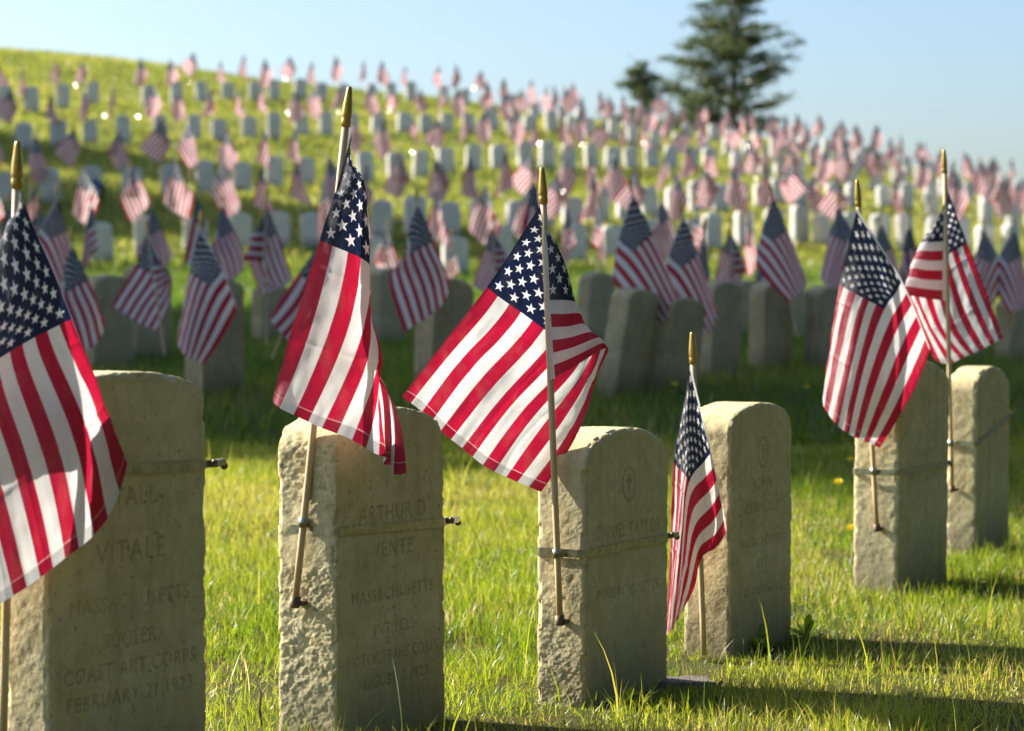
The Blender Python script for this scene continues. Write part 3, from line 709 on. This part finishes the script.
# ------------------------------------------------------------------ second and third rows (in the shade)
STONE_MID = []
for s in range(3):
    me = slab_mesh('headstone', .33, .105, .56, .12, 30, 10, 50, seed=50 + s, rise=.045); me.materials.append(M_STONE); STONE_MID.append(me)
MIDS = [ # x of middle at the base, ytop, ybase, lean deg, label
 (108, 275, 372, 0, 'dim headstone at left, seen just right of the big left-edge flag'),
 (148, 264, 362, 0, 'shaded headstone behind the crumpled bright blue flag at left'),
 (215, 278, 398, 0, 'shaded headstone with a long flag hanging over it, left of the centre gap'),
 (272, 285, 345, 0, 'small shaded headstone between the two long flags left of the leaning pole'),
 (388, 268, 345, 0, 'shaded grey headstone just left of the long flag with dark star field'),
 (441, 278, 396, 3, 'shaded headstone left of the diamond-spread flag, its long flag at its left shoulder'),
 (594, 272, 350, 3, 'pale-sided headstone half hidden behind the first of two leaning headstones'),
 (622, 287, 396, 9, 'strongly leaning headstone under the wide flag, first of the two tilted ones'),
 (670, 296, 393, 7, 'leaning headstone just left of the short pole gold tip, second of the tilted ones'),
 (717, 281, 379, 2, 'dark-faced headstone right of the two tilted headstones'),
 (742, 280, 340, 3, 'thin pale headstone between the dark-faced one and the stained one'),
 (770, 282, 373, 1, 'headstone with black-stained side under a wide two-fold flag'),
 (795, 290, 338, 0, 'small headstone half hidden behind the one with the black-stained side'),
 (822, 286, 371, 2, 'pale-edged headstone just left of the drooping front-row flag'),
 (905, 292, 360, 0, 'headstone behind the drooping front-row flag at right'),
 (966, 296, 362, 0, 'headstone behind the folded front-row flag at right'),
 (1012, 300, 366, 0, 'bluish shaded headstone at the right edge of the frame'),
 (30, 285, 360, 0, 'headstone hidden behind the large left-edge flag'),
]
for i, (x, yt, yb, lean, lab) in enumerate(MIDS):
    g = on_ground(x, yb); H = HC + (299 - yt) / F * g.y - g.z
    o = link('headstone', STONE_MID[i % 3]); o.location = g; o.scale = (1, 1, H / .56)
    o.rotation_euler = Matrix.Rotation(math.radians(lean), 4, 'Y').to_3x3().to_4x4().__matmul__(Matrix.Rotation(RZ + random.uniform(-.05, .05), 4, 'Z')).to_euler()
    tag(o, lab, 'headstone', 'shaded headstones in the rows behind')
    STONES.append((g.x, g.y, .33, .105, RZ))
MF = [ # cloth top px, D, drape, mirror, rz, tilt, scale, label
 (71, 243, 11.4, 0, 0, .1, 0, 1.0, 'shaded flag just right of the big left-edge flag, in front of a dim stone'),
 (57, 197, 14, 4, 1, .3, 0, 1.0, 'flag with square star field right of the big gold finial at left'),
 (38, 203, 15.5, 5, 0, .2, 0, .9, 'flag tucked behind the left-edge finial, partly hidden'),
 (92, 199, 17, 3, 0, 0, .05, 1.0, 'narrow purple-looking flag below the dark wreath'),
 (148, 234, 13, 2, 0, -.35, -.15, 1.0, 'crumpled bright blue flag blown to the left above a shaded stone'),
 (152, 207, 17.5, 0, 0, 0, 0, .9, 'pale shaded flag right behind the crumpled bright blue flag'),
 (197, 192, 15, 1, 0, .2, 0, 1.0, 'flag directly above the long hanging flag, stripes trailing left'),
 (222, 205, 16.5, 0, 0, .1, 0, 1.0, 'flag trailing right, behind the long hanging flag at left'),
 (201, 228, 10.6, 4, 0, 0, 0, 1.02, 'long hanging flag over a shaded stone left of centre'),
 (266, 203, 14, 5, 0, 0, 0, 1.05, 'flag with a block of level stripes, left of the leaning pole'),
 (321, 240, 11.6, 1, 0, -.1, .40, 1.0, 'striped flag mostly hidden behind the backlit flag on the leaning pole'),
 (416, 203, 11.0, 0, 0, .1, 0, .98, 'long flag with dark star field, between the two big centre flags'),
 (387, 228, 22, 5, 0, .2, 0, 1.0, 'small dark flag right of the backlit flag on the leaning pole'),
 (452, 238, 24, 3, 0, .2, 0, 1.0, 'tiny flag just right of the long centre flag'),
 (493, 225, 17, 5, 1, .1, 0, 1.0, 'dim flag left of the diamond-spread flag star field'),
 (532, 174, 14.5, 1, 0, .1, 0, 1.0, 'dark narrow flag right behind the centre finial'),
 (568, 203, 20, 3, 0, .2, 0, 1.0, 'thin dark flag right of the centre finial'),
 (598, 203, 21, 3, 1, .2, 0, 1.0, 'thin dark flag left of the widest shaded flag'),
 (632, 193, 11.6, 4, 1, -.1, -.20, 1.12, 'widest shaded flag, stripes running down to the right over the tilted stones'),
 (682, 215, 12.0, 4, 1, .1, -.14, 1.05, 'shaded flag right of the widest one, directly above the short gold finial'),
 (704, 233, 13, 3, 1, 0, .05, 1.15, 'narrow shaded flag hanging close to its neighbour above the dark-faced stone'),
 (661, 199, 19.5, 0, 0, .2, 0, .9, 'small flag in the gap between the widest shaded flag and its neighbour'),
 (697, 201, 20, 3, 1, .2, 0, 1.0, 'small light striped flag above the narrow shaded flag'),
 (731, 226, 16.5, 5, 1, .4, 0, 1.0, 'pale blue-looking flag left of the two-fold flag'),
 (772, 196, 13.2, 4, 1, 0, -.18, 1.0, 'two-fold flag over the headstone with the black-stained side'),
 (747, 212, 20, 0, 0, 1.2, 0, .9, 'bright pale flag between two shaded flags right of centre'),
 (838, 205, 14.2, 4, 0, .2, 0, .9, 'shaded flag just left of the drooping front-row flag'),
 (910, 219, 14.2, 1, 1, .1, 0, .9, 'shaded flag between the two big right-hand flags'),
 (880, 223, 15.5, 0, 0, .1, 0, .9, 'flag peeking out right of the drooping front-row flag star field'),
 (983, 228, 14, 4, 0, .2, 0, .85, 'shaded flag just right of the folded front-row flag'),
 (1014, 228, 14, 4, 1, -.2, 0, .85, 'shaded flag at the right edge of the frame'),
 (761, 249, 17, 3, 0, 0, 0, 1.0, 'narrow flag below the bright pale flag'),
 (8, 205, 15, 4, 0, .3, 0, 1.0, 'flag behind the star field of the big left-edge flag'),
]
for (x, y, D, v, mi, rz, tl, sc, lab) in MF:
    T = P(x, y, D); g = tz(T.x, T.y); L = max(.5, min(.78, T.z - g - .12))
    small_flag(T, v, 'mid', mi, rz, (0, tl), L / sc if False else L, lab, 'shaded stick flags behind the front row', sc)

# ------------------------------------------------------------------ the hillside rows
def low_stone(seed):
    me = slab_mesh('headstone', .33, .11, .56, .15, 10, 4, 14, seed=seed, rise=.05, amp=.6, sidek=.3, r_out=.03, r_edge=.012); me.materials.append(M_STONE_FAR); return me
STONE_FAR = [low_stone(80 + s) for s in range(3)]
def along(poly, x): return float(np.interp(x, [p[0] for p in poly], [p[1] for p in poly]))
ORD = ['first', 'second', 'third', 'fourth', 'fifth', 'sixth', 'seventh', 'eighth', 'ninth', 'tenth', 'eleventh', 'twelfth', 'thirteenth', 'fourteenth', 'fifteenth', 'sixteenth', 'seventeenth', 'eighteenth', 'nineteenth', 'twentieth']
def ordinal(n):
    if n < 20: return ORD[n]
    t = (n + 1) // 10; u = (n + 1) % 10
    tens = ['', '', 'twenty', 'thirty', 'forty', 'fifty'][t]
    return (tens + '-' + ORD[u - 1]) if u else {'twenty': 'twentieth', 'thirty': 'thirtieth', 'forty': 'fortieth', 'fifty': 'fiftieth'}[tens]
def upto(xs, end, step, jit):
    xs = list(xs)
    while xs[-1] < end: xs.append(xs[-1] + step * random.uniform(1 - jit, 1 + jit))
    return xs
ROWS = [
 ('skyline row', [(-30, 114), (32, 113), (93, 106), (148, 107), (204, 103), (254, 101), (300, 101), (391, 102), (444, 105), (500, 113), (540, 120), (589, 127), (640, 135), (700, 142), (760, 149), (820, 158), (880, 171), (940, 187), (1040, 210)],
  upto([4, 32, 63, 93, 148, 177, 202, 227, 254, 274, 300, 321, 343, 371, 391, 411, 444, 464, 489], 1030, 23, .25), 0),
 ('second hill row', [(-30, 153), (24, 150), (90, 145), (161, 143), (249, 140), (326, 136), (404, 134), (493, 133), (552, 133), (600, 140), (650, 148), (710, 155), (760, 160), (820, 168), (880, 180), (940, 197), (1040, 222)],
  upto([24, 59, 90, 124, 161, 194, 219, 249, 274, 302, 326, 352, 377, 404, 426, 446, 469, 493, 512, 529, 552, 571, 589], 1030, 22, .25), 0),
 ('middle hill row', [(-30, 205), (51, 205), (132, 201), (206, 195), (305, 185), (397, 182), (446, 174), (499, 172), (592, 170), (671, 170), (737, 172), (780, 178), (824, 184), (880, 194), (940, 208), (1040, 232)],
  upto([8, 51, 91, 132, 172, 206, 242, 274, 305, 366, 397, 420, 446, 473, 499, 526, 547, 569, 592, 612, 631, 652, 671, 692, 710, 737, 764, 780, 799, 824], 1030, 25, .25), 0),
 ('fourth hill row', [(-30, 272), (101, 264), (240, 250), (313, 247), (381, 240), (450, 235), (516, 232), (600, 224), (650, 219), (720, 214), (778, 207), (834, 207), (884, 209), (940, 218), (1040, 240)],
  upto([15, 52, 101, 146, 196, 240, 278, 313, 348, 381, 416, 449, 481, 516, 545, 572, 600, 625, 650, 675, 697, 720, 741, 762, 778, 800, 834, 852, 884, 906], 1030, 24, .2), 0),
 ('lowest hill row', [(-30, 300), (300, 288), (500, 272), (560, 266), (640, 258), (720, 252), (800, 247), (900, 252), (1040, 268)],
  [345, 372, 455, 500, 540, 575, 612, 648, 690, 712, 745, 772, 800, 822, 850, 880, 905, 935, 960, 985, 1010], 0),
]
hill_stones = []
for ri, (rname, poly, xs, _) in enumerate(ROWS):
    n = 0
    for k, x in enumerate(xs):
        y = along(poly, x) + random.uniform(-1.2, 1.2)
        g = on_ground(x, y, dmin=15)
        ang = math.radians(np.interp(x, [0, 500, 1024], [8, 24, 46]) + random.uniform(-5, 5))
        o = link('headstone', random.choice(STONE_FAR)); o.location = g
        hs = random.uniform(.78, 1.05); o.scale = (random.uniform(.8, .95), 1, hs)
        o.rotation_euler = (random.uniform(-.05, .05), random.uniform(-.06, .06), ang)
        tag(o, f'{ordinal(n)} headstone from the left in the {rname}', 'headstone', 'hillside headstones, ' + rname)
        hill_stones.append((x, y, o, hs))
        if random.random() < .97:
            st = Vector((math.cos(ang), math.sin(ang), 0)); fr = Vector((math.sin(ang), -math.cos(ang), 0))
            base = g - st * .20 + fr * random.uniform(-.02, .05)
            top = base + Vector((random.uniform(-.06, .06), 0, random.uniform(1.0, 1.22)))
            v = random.choice([0, 1, 1, 4, 4, 3, 5, 2]); L = .74
            small_flag(top, v, 'far', random.random() < .5, random.uniform(-.7, .7), (random.uniform(-.08, .08), random.uniform(-.12, .12)), L,
                       f'flag beside the {ordinal(n)} headstone from the left in the {rname}', 'hillside flags, ' + rname, random.uniform(1.15, 1.32))
        n += 1
# added plates on hill straps, turned to flash the sun at the camera
SUN_H = (-.905, .42); SUN_EL = math.radians(30)
S = Vector((SUN_H[0] * math.cos(SUN_EL), SUN_H[1] * math.cos(SUN_EL), math.sin(SUN_EL))).normalized()
GL = [(73, 92), (103, 131), (135, 127), (144, 178), (187, 89), (285, 89), (283, 122), (335, 120), (388, 120), (406, 165), (472, 96), (431, 158), (534, 153), (577, 152), (555, 207), (641, 153), (738, 160), (790, 150), (750, 192), (707, 197), (876, 167), (951, 182)]
used = set()
import bmesh
def facet_mesh():
    me = bpy.data.meshes.new('glint_plate'); bm = bmesh.new(); bmesh.ops.create_cube(bm, size=1); bmesh.ops.scale(bm, vec=(.022, .020, .005), verts=bm.verts)
    bmesh.ops.bevel(bm, geom=bm.edges[:], offset=.001, segments=1, affect='EDGES'); bm.to_mesh(me); bm.free(); me.materials.append(M_GLINT); return me
M_GLINT = mat_simple('glint_steel', (.85, .83, .78), (.80, .78, .72), .36, 1, 80, .0, .0001)
FAC = facet_mesh()
bandv = []
for (sx, sy) in ((-1, -1), (1, -1), (1, 1), (-1, 1)):
    for z in (-.007, .007): bandv.append((sx * .168, sy * .058, z))
BAND = mesh_np('band', np.array(bandv), np.array([(2 * k, 2 * ((k + 1) % 4), 2 * ((k + 1) % 4) + 1, 2 * k + 1) for k in range(4)]), False); BAND.materials.append(M_STEEL)
for (gx, gy) in GL:
    best = min((h for h in hill_stones if h[2].name not in used), key=lambda h: abs(h[0] + 7 - gx) + abs(h[1] - 14 - gy) * .8)
    used.add(best[2].name); o = best[2]
    e = empty('steel_strap', o.location, o.rotation_euler.z)
    lab = o['label'].split(' headstone')[0]
    tag(e, f'strap with added glint plate, {lab} headstone from the left, {best[2]["group"].split(", ", 1)[1]}', 'strap', 'straps with added glint plates on the hillside headstones')
    b = link('band', BAND, None, e); b.location = (0, 0, .47)
    c = link('glint_plate', FAC, None, e)
    loc = Vector((.27, -.05, .54)); c.location = loc; k_ = random.uniform(.45, 1.1); c.scale = (k_, k_, 1)
    wp = Matrix.Rotation(e.rotation_euler.z, 4, 'Z') @ loc + o.location
    hv = (S + (Vector((0, 0, HC)) - wp).normalized()).normalized()
    c.rotation_euler = (Matrix.Rotation(-e.rotation_euler.z, 4, 'Z') @ hv.to_track_quat('Z', 'Y').to_matrix().to_4x4()).to_euler()
# dark wreath leaning on a hillside stone
gw = on_ground(97, 207, dmin=15)
e = empty('wreath', gw + Vector((0, -.25, .05))); tag(e, 'dark round wreath with red and blue flowers against a hillside headstone at left', 'wreath')
def leaf_cloud(name, C, sizes, tint, mat, parent=None):
    """many small leaf faces at the points C"""
    n = len(C); a = rng.normal(size=(n, 3)); a /= np.linalg.norm(a, axis=1)[:, None]; b = rng.normal(size=(n, 3)); b -= a * (a * b).sum(1)[:, None]; b /= np.linalg.norm(b, axis=1)[:, None]
    s = sizes[:, None]; V = np.stack([C - a * s, C - b * s * .38, C + a * s, C + b * s * .38], 1).reshape(-1, 3)
    me = mesh_np(name, V, np.arange(4 * n).reshape(n, 4), False)
    at = me.attributes.new('tint', 'FLOAT', 'POINT'); at.data.foreach_set('value', np.repeat(tint, 4).astype(np.float32))
    return link(name, me, mat, parent)
th = rng.uniform(0, 2 * np.pi, 900); rr = .13 + rng.normal(0, .022, 900)
leaf_cloud('leaves', np.stack([rr * np.cos(th), rng.normal(0, .02, 900), .17 + rr * np.sin(th)], 1), rng.uniform(.01, .03, 900), rng.uniform(0, .3, 900), M_LEAF, e)
M_REDF = mat_simple('red_petals', (.35, .02, .02), (.5, .04, .03), .7, 0, 100); M_BLUF = mat_simple('blue_petals', (.03, .05, .30), (.05, .08, .4), .7, 0, 100)
for nm, cc, mt in (('red_bloom', (-.09, -.03, .22), M_REDF), ('blue_bloom', (.06, -.03, .26), M_BLUF)):
    me = bpy.data.meshes.new(nm); bm = bmesh.new(); bmesh.ops.create_icosphere(bm, subdivisions=2, radius=.055)
    for v in bm.verts: v.co *= 1 + .25 * math.sin(v.co.x * 190) * math.sin(v.co.z * 170)
    bm.to_mesh(me); bm.free(); o = link(nm, me, mt, e); o.location = cc

# ------------------------------------------------------------------ trees
def tree(name, base, height, rad, trunk_r, label, seed, crown_z0=.15, leaf=.10, nl=70, per=380, spread=None, cat='tree', flat=.25, mat=M_LEAF, cl=(.06, .15), rise_=(.05, .45)):
    rs = np.random.default_rng(seed)
    e = empty(name, base); tag(e, label, cat)
    pts = [Vector((0, 0, -.5)), Vector((0, 0, height * .3)), Vector((.02 * height * rs.normal(), 0, height * .65)), Vector((.02 * height * rs.normal(), 0, height * .97))]
    V = []; allC = []; allT = []; limb_V = []; limb_F = []; off = 0
    link('trunk', tube_mesh('trunk', pts, [trunk_r, trunk_r * .8, trunk_r * .5, trunk_r * .12], 9), M_BARK, e)
    for i in range(nl):
        t = crown_z0 + (1 - crown_z0) * ((i + rs.random()) / nl) ** .9
        az = rs.uniform(0, 2 * np.pi); prof = (spread or (lambda t: (1 - t) ** .7 * .95 + .08))(t); L = rad * prof * rs.uniform(.45, 1.12)
        z0 = height * t; rise = rs.uniform(rise_[0], rise_[1]) * L
        p0 = np.array([0, 0, z0]); p1 = np.array([math.cos(az) * L, math.sin(az) * L, z0 + rise])
        me = tube_mesh('limb', [p0, (p0 + p1) / 2 + [0, 0, .08 * L], p1], [trunk_r * .28 * (1 - t) + .02, trunk_r * .16 * (1 - t) + .012, .008], 5, cap=False)
        vv = np.empty(len(me.vertices) * 3, np.float32); me.vertices.foreach_get('co', vv); limb_V.append(vv.reshape(-1, 3))
        ff = np.array([p.vertices[:] for p in me.polygons]); limb_F.append(ff + off); off += len(me.vertices); bpy.data.meshes.remove(me)
        ncl = max(3, int(L / rad * 9))
        for c in range(ncl):
            s = rs.uniform(.25, 1.05); cen = p0 + (p1 - p0) * s + rs.normal(0, cl[0] * rad, 3) * [1, 1, .5]; cr = rad * rs.uniform(*cl)
            n = int(per / 9 * rs.uniform(.6, 1.4)); q = rs.normal(0, 1, (n, 3)) * [cr, cr, cr * (flat + .25)] + cen
            allC.append(q); allT.append(np.clip(rs.normal(rs.uniform(.2, .75), .15, n), 0, 1))
    link('limbs', mesh_np('limb', np.concatenate(limb_V), np.concatenate(limb_F)), M_BARK, e).name = 'limb'
    C = np.concatenate(allC); T = np.concatenate(allT)
    leaf_cloud('crown', C, rs.uniform(.5, 1.3, len(C)) * leaf, T, mat, e)
    return e
def tree_at(px, D): 
    w = P(px, 299, D); return Vector((w.x, D, tz(w.x, D)))
b = tree_at(733, 112); top = P(728, -12, 112).z
tree('conifer_tree', b, top - b.z, 3.5, .26, 'tall open-crowned conifer standing on the skyline right of centre', 11, .34, .11, 88, 430, cl=(.045, .11), flat=.0, rise_=(.1, .6),
     spread=lambda t: float(np.interp(t, [0, .34, .45, .6, .75, .9, 1], [.5, .95, .85, 1.0, .72, .5, .12])))
b = tree_at(641, 118); top = P(641, 66, 118).z
tree('conifer_tree', b, top - b.z, 1.9, .12, 'small round-topped conifer left of the tall one on the skyline', 12, .40, .12, 44, 340,
     spread=lambda t: float(np.interp(t, [0, .5, .8, 1], [1, 1, .8, .2])))
b = tree_at(700, 108); top = P(705, 98, 108).z
tree('leafy_bush', b, top - b.z, 2.1, .08, 'dark bush at the foot of the tall conifer on the skyline', 13, .3, .12, 40, 240, spread=lambda t: 1.0 - .5 * t, cat='bush')
# trees beyond the left edge whose shade lies across the picture
def shade_tree(target, hz, rad, hgt, seed, dens, label):
    t = hz / math.tan(SUN_EL); x = target[0] + SUN_H[0] * t; y = target[1] + SUN_H[1] * t
    zb = tz(x, y); H = target[2] + hz + hgt - zb
    tree('broadleaf_tree', Vector((x, y, zb)), H, rad, .28, label, seed, max(.1, 1 - 2 * hgt / H), .22, 60, dens, spread=lambda u: 1.0 if .25 < u < .85 else .75, flat=.7)
shade_tree((-1.5, 13.5, .3), 8.2, 4.1, 3.9, 21, 900, 'broadleaf tree beyond the left edge shading the second row')
shade_tree((2.8, 12.1, .3), 9.6, 4.0, 3.8, 22, 850, 'taller broadleaf tree beyond the left edge, shading the right-hand rows')
shade_tree((-1.0, 17.5, .4), 9.0, 3.1, 3.4, 23, 650, 'broadleaf tree beyond the left edge shading the third row')
shade_tree((-7.0, 35.5, 2.2), 10, 3.0, 3.0, 24, 330, 'broadleaf tree beyond the left edge dappling the lower slope')
shade_tree((-10.5, 44, 3.4), 11, 2.6, 2.6, 25, 300, 'broadleaf tree beyond the left edge dappling the upper slope')

def sky_block_tree(x, y, H, rad, seed, label):  # unseen trees added to keep blue sky light off the stone faces
    tree('broadleaf_tree', Vector((x, y, tz(x, y))), H, rad, .3, label, seed, .08, .34, 60, 300, spread=lambda u: 1.0 if u < .8 else .7, flat=.8, cl=(.1, .2))
sky_block_tree(13, 1.5, 11, 4.2, 31, 'added sky-blocking tree beyond the right edge, level with the camera')
sky_block_tree(11, -6, 12, 4.6, 32, 'added sky-blocking tree behind and to the right of the camera')
sky_block_tree(16.5, 8, 11, 4.2, 33, 'added sky-blocking tree beyond the right edge, level with the second row')
sky_block_tree(4, -11, 12, 4.6, 34, 'added sky-blocking tree straight behind the camera')

# ------------------------------------------------------------------ grass
def grass_all():
    X, Y = scatter(420000, 3.15, 9.6, .9)
    pn = np.stack([X, Y, 0 * X], 1)
    dens = fbm(pn, 2.2, 4, 40); nearst = np.zeros(len(X))
    for (x, y, W, T, a) in STONES[:6]: nearst = np.maximum(nearst, np.exp(-((X - x) ** 2 + (Y - y) ** 2) / .035))
    bare = [(on_ground(a_, b_), r_) for a_, b_, r_ in ((458, 652, .07), (256, 697, .06), (690, 672, .05), (212, 668, .05), (845, 560, .08), (700, 668, .05), (800, 612, .06), (1000, 600, .07), (560, 716, .05))]
    def in_bare(X, Y): return sum(np.exp(-((X - c.x) ** 2 + ((Y - c.y) / 1.8) ** 2) / r_ ** 2) for c, r_ in bare)
    nearst = nearst + in_bare(X, Y) * 1.3
    keep = (rng.random(len(X)) < np.clip(.80 + dens * 1.4 - .75 * nearst, .08, 1)) & ~in_stone(X, Y)
    X, Y = X[keep], Y[keep]; pn = pn[keep]
    h = np.clip(.022 + .036 * fbm(pn, 3.2, 3, 60) * 1.3 + rng.gamma(2.0, .010, len(X)), .014, .13); 
    w = rng.uniform(.0012, .0030, len(X))
    tag(link('grass', blades('grass', X, Y, h, w, M_BLADE, 3, lean=.75), M_BLADE), 'sunlit lawn grass around the front row', 'grass', kind='stuff')
    X, Y = scatter(300000, 3.2, 9.8, .8); k = ~in_stone(X, Y) & (rng.random(len(X)) > in_bare(X, Y) * .95); X, Y = X[k], Y[k]
    tag(link('moss', blades('moss', X, Y, rng.uniform(.008, .026, len(X)), rng.uniform(.002, .005, len(X)), M_BLADE, 1, lean=1.4), M_BLADE), 'short moss and clover between the grass blades', 'moss', kind='stuff')
    # tall seed stems and long loose blades
    X, Y = scatter(380, 3.3, 8.5, .5); k = ~in_stone(X, Y, .01); X, Y = X[k], Y[k]
    tag(link('tall_grass', blades('tall_grass', X, Y, rng.uniform(.10, .22, len(X)), rng.uniform(.002, .0045, len(X)), M_BLADE, 4, lean=.5), M_BLADE), 'scattered tall grass stems', 'grass', kind='stuff')
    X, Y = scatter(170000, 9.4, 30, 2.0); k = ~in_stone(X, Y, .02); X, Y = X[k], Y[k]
    tag(link('meadow_grass', blades('meadow_grass', X, Y, rng.uniform(.06, .14, len(X)), rng.uniform(.005, .011, len(X)), M_BLADE_SHADE, 2, lean=.6), M_BLADE_SHADE), 'shaded lawn grass behind the front row', 'grass', kind='stuff')
    X, Y = scatter(200000, 29, 71, 4.0)
    tag(link('hill_grass', blades('hill_grass', X, Y, rng.uniform(.07, .15, len(X)), rng.uniform(.018, .04, len(X)), M_BLADE_F, 2, lean=.6), M_BLADE_F), 'backlit grass covering the hillside', 'grass', kind='stuff')
grass_all()

# ------------------------------------------------------------------ small things in the grass
def dandelion(px, py, D, label, hh=.10):
    w = on_ground(px, py + .085 * F / D); z = w.z; w.z += .095; e = empty('dandelion', (w.x, w.y, z)); tag(e, label, 'flower', 'yellow dandelions in the lawn')
    h = max(.05, w.z - z)
    link('stem', tube_mesh('stem', [(0, 0, 0), (.004, 0, h * .5), (0, 0, h)], [.0016] * 3, 6, cap=False), M_BLADE_STEM, e)
    n = 40; V = []; Q = []
    for k in range(n):
        a = 2 * math.pi * k * .381966; t = (k + .5) / n; el = math.radians(80 - 70 * t); L = .017 + .006 * t
        d = Vector((math.cos(a) * math.cos(el), math.sin(a) * math.cos(el), math.sin(el))); s = Vector((-math.sin(a), math.cos(a), 0)) * .0022
        c = Vector((0, 0, h)); i = len(V); V += [c - s * .5, c + s * .5, c + d * L + s, c + d * L - s]; Q.append((i, i + 1, i + 2, i + 3))
    link('bloom', mesh_np('bloom', np.array([tuple(v) for v in V]), np.array(Q), False), M_YEL, e)
M_BLADE_STEM = mat_simple('green_stem', (.10, .16, .04), (.13, .18, .05), .6, 0, 50)
for (x, y, D, lab) in [(851, 463, 7.6, 'yellow dandelion left of the leaning headstone, the higher and bigger one'), (838, 485, 6.6, 'yellow dandelion left of the leaning headstone, the lower one'),
                       (852, 534, 6.2, 'orange-yellow dandelion low at the left foot of the leaning headstone'), (675, 388, 10.6, 'yellow dandelion in the shade left of the short gold finial'), (691, 387, 10.6, 'yellow dandelion in the shade right behind the short gold finial'),
                       (807, 391, 10.6, 'yellow dandelion in the shade between the stained headstone and the drooping flag'), (540, 392, 10.8, 'yellow dandelion in the shade behind the diamond-spread flag')]:
    dandelion(x, y, D, lab)
def weed(px, py, rad, n, label):
    g = on_ground(px, py); e = empty('weed_plant', g); tag(e, label, 'weed', 'leafy weeds in the lawn'); V = []; Q = []
    rs = random.Random(px)
    for k in range(n):
        a = 2.4 * k; el = math.radians(rs.uniform(15, 75)); L = rad * rs.uniform(.6, 1.1); d = Vector((math.cos(a), math.sin(a), 0)); sd_ = Vector((-math.sin(a), math.cos(a), 0)); i = len(V)
        for t, w_ in ((0, .15), (.3, .8), (.6, 1), (.85, .6), (1, .05)):
            c = d * (L * t * math.cos(el)) + Vector((0, 0, L * (t * math.sin(el) - .35 * t * t))); V += [c - sd_ * w_ * rad * .09, c + sd_ * w_ * rad * .09]
        for q in range(4): Q.append((i + 2 * q, i + 2 * q + 1, i + 2 * q + 3, i + 2 * q + 2))
    me = mesh_np('leaves', np.array([tuple(v) for v in V]), np.array(Q)); at = me.attributes.new('tint', 'FLOAT', 'POINT'); at.data.foreach_set('value', np.full(len(V), .6, np.float32))
    link('leaves', me, M_BLADE, e)
for a_ in ((758, 652, .09, 18, 'spiky weed tuft at the near corner of the strapless headstone'), (806, 640, .10, 14, 'leafy weed at the right foot of the strapless headstone, in its shadow'),
           (715, 700, .06, 14, 'low weed beside the reddish flat slate'), (628, 712, .07, 12, 'leafy weed at the foot of the emblem-cut headstone'), (232, 640, .06, 12, 'small weed in the sunny gap between the two left stones')): weed(*a_)
# flat slate marker sunk in the turf
g = on_ground(682, 692)
me = bpy.data.meshes.new('flat_marker'); bm = bmesh.new(); bmesh.ops.create_cube(bm, size=1); bmesh.ops.scale(bm, vec=(.13, .09, .05), verts=bm.verts)
bmesh.ops.bevel(bm, geom=bm.edges[:], offset=.006, segments=2, affect='EDGES'); bmesh.ops.subdivide_edges(bm, edges=bm.edges[:], cuts=3, use_grid_fill=True)
from mathutils import noise as mn
for v in bm.verts: v.co += v.normal * .004 * mn.noise(v.co * 40)
bm.to_mesh(me); bm.free(); o = link('flat_marker', me, M_PLATE); o.location = g + Vector((0, .05, -.014)); o.rotation_euler = (0, .03, RZ - .9)
tag(o, 'reddish flat slate sunk in the turf below the narrow hanging flag', 'marker')
# dark bent twig
g = on_ground(262, 728)
o = link('twig', tube_mesh('twig', [(0, 0, -.02), (-.004, 0, .03), (-.001, 0, .055), (-.012, .01, .075)], [.003, .0028, .0024, .0016], 8), M_TWIG); o.location = g
tag(o, 'dark bent twig sticking up left of the rough-sided headstone', 'twig')

# ------------------------------------------------------------------ light
w = bpy.data.worlds.new('World'); scene.world = w; w.use_nodes = True; nt = w.node_tree
bg = nt.nodes['Background']; sk = nt.nodes.new('ShaderNodeTexSky'); sk.sky_type = 'NISHITA'; sk.sun_disc = False
sk.sun_elevation = SUN_EL; sk.sun_rotation = math.atan2(S.x, S.y); sk.altitude = 100; sk.air_density = 1.0; sk.dust_density = 2.0; sk.ozone_density = 4.0
nt.links.new(sk.outputs[0], bg.inputs[0]); bg.inputs[1].default_value = .078
sd = bpy.data.lights.new('sun', 'SUN'); sd.energy = 5.0; sd.angle = math.radians(.5); sd.color = (1, .94, .85)
so = bpy.data.objects.new('sun', sd); COL.objects.link(so); so.rotation_euler = S.to_track_quat('Z', 'Y').to_euler()
scene.view_settings.view_transform = 'Standard'; scene.view_settings.look = 'None'; scene.view_settings.gamma = 1; scene.view_settings.exposure = 1.42
scene.cycles.use_denoising = True; scene.cycles.denoiser = 'OPENIMAGEDENOISE'
scene.cycles.max_bounces = 8; scene.cycles.transparent_max_bounces = 8; scene.cycles.transmission_bounces = 6; scene.cycles.diffuse_bounces = 4; scene.cycles.glossy_bounces = 3
scene.cycles.sample_clamp_indirect = 6; scene.cycles.use_adaptive_sampling = True; scene.cycles.adaptive_threshold = .02
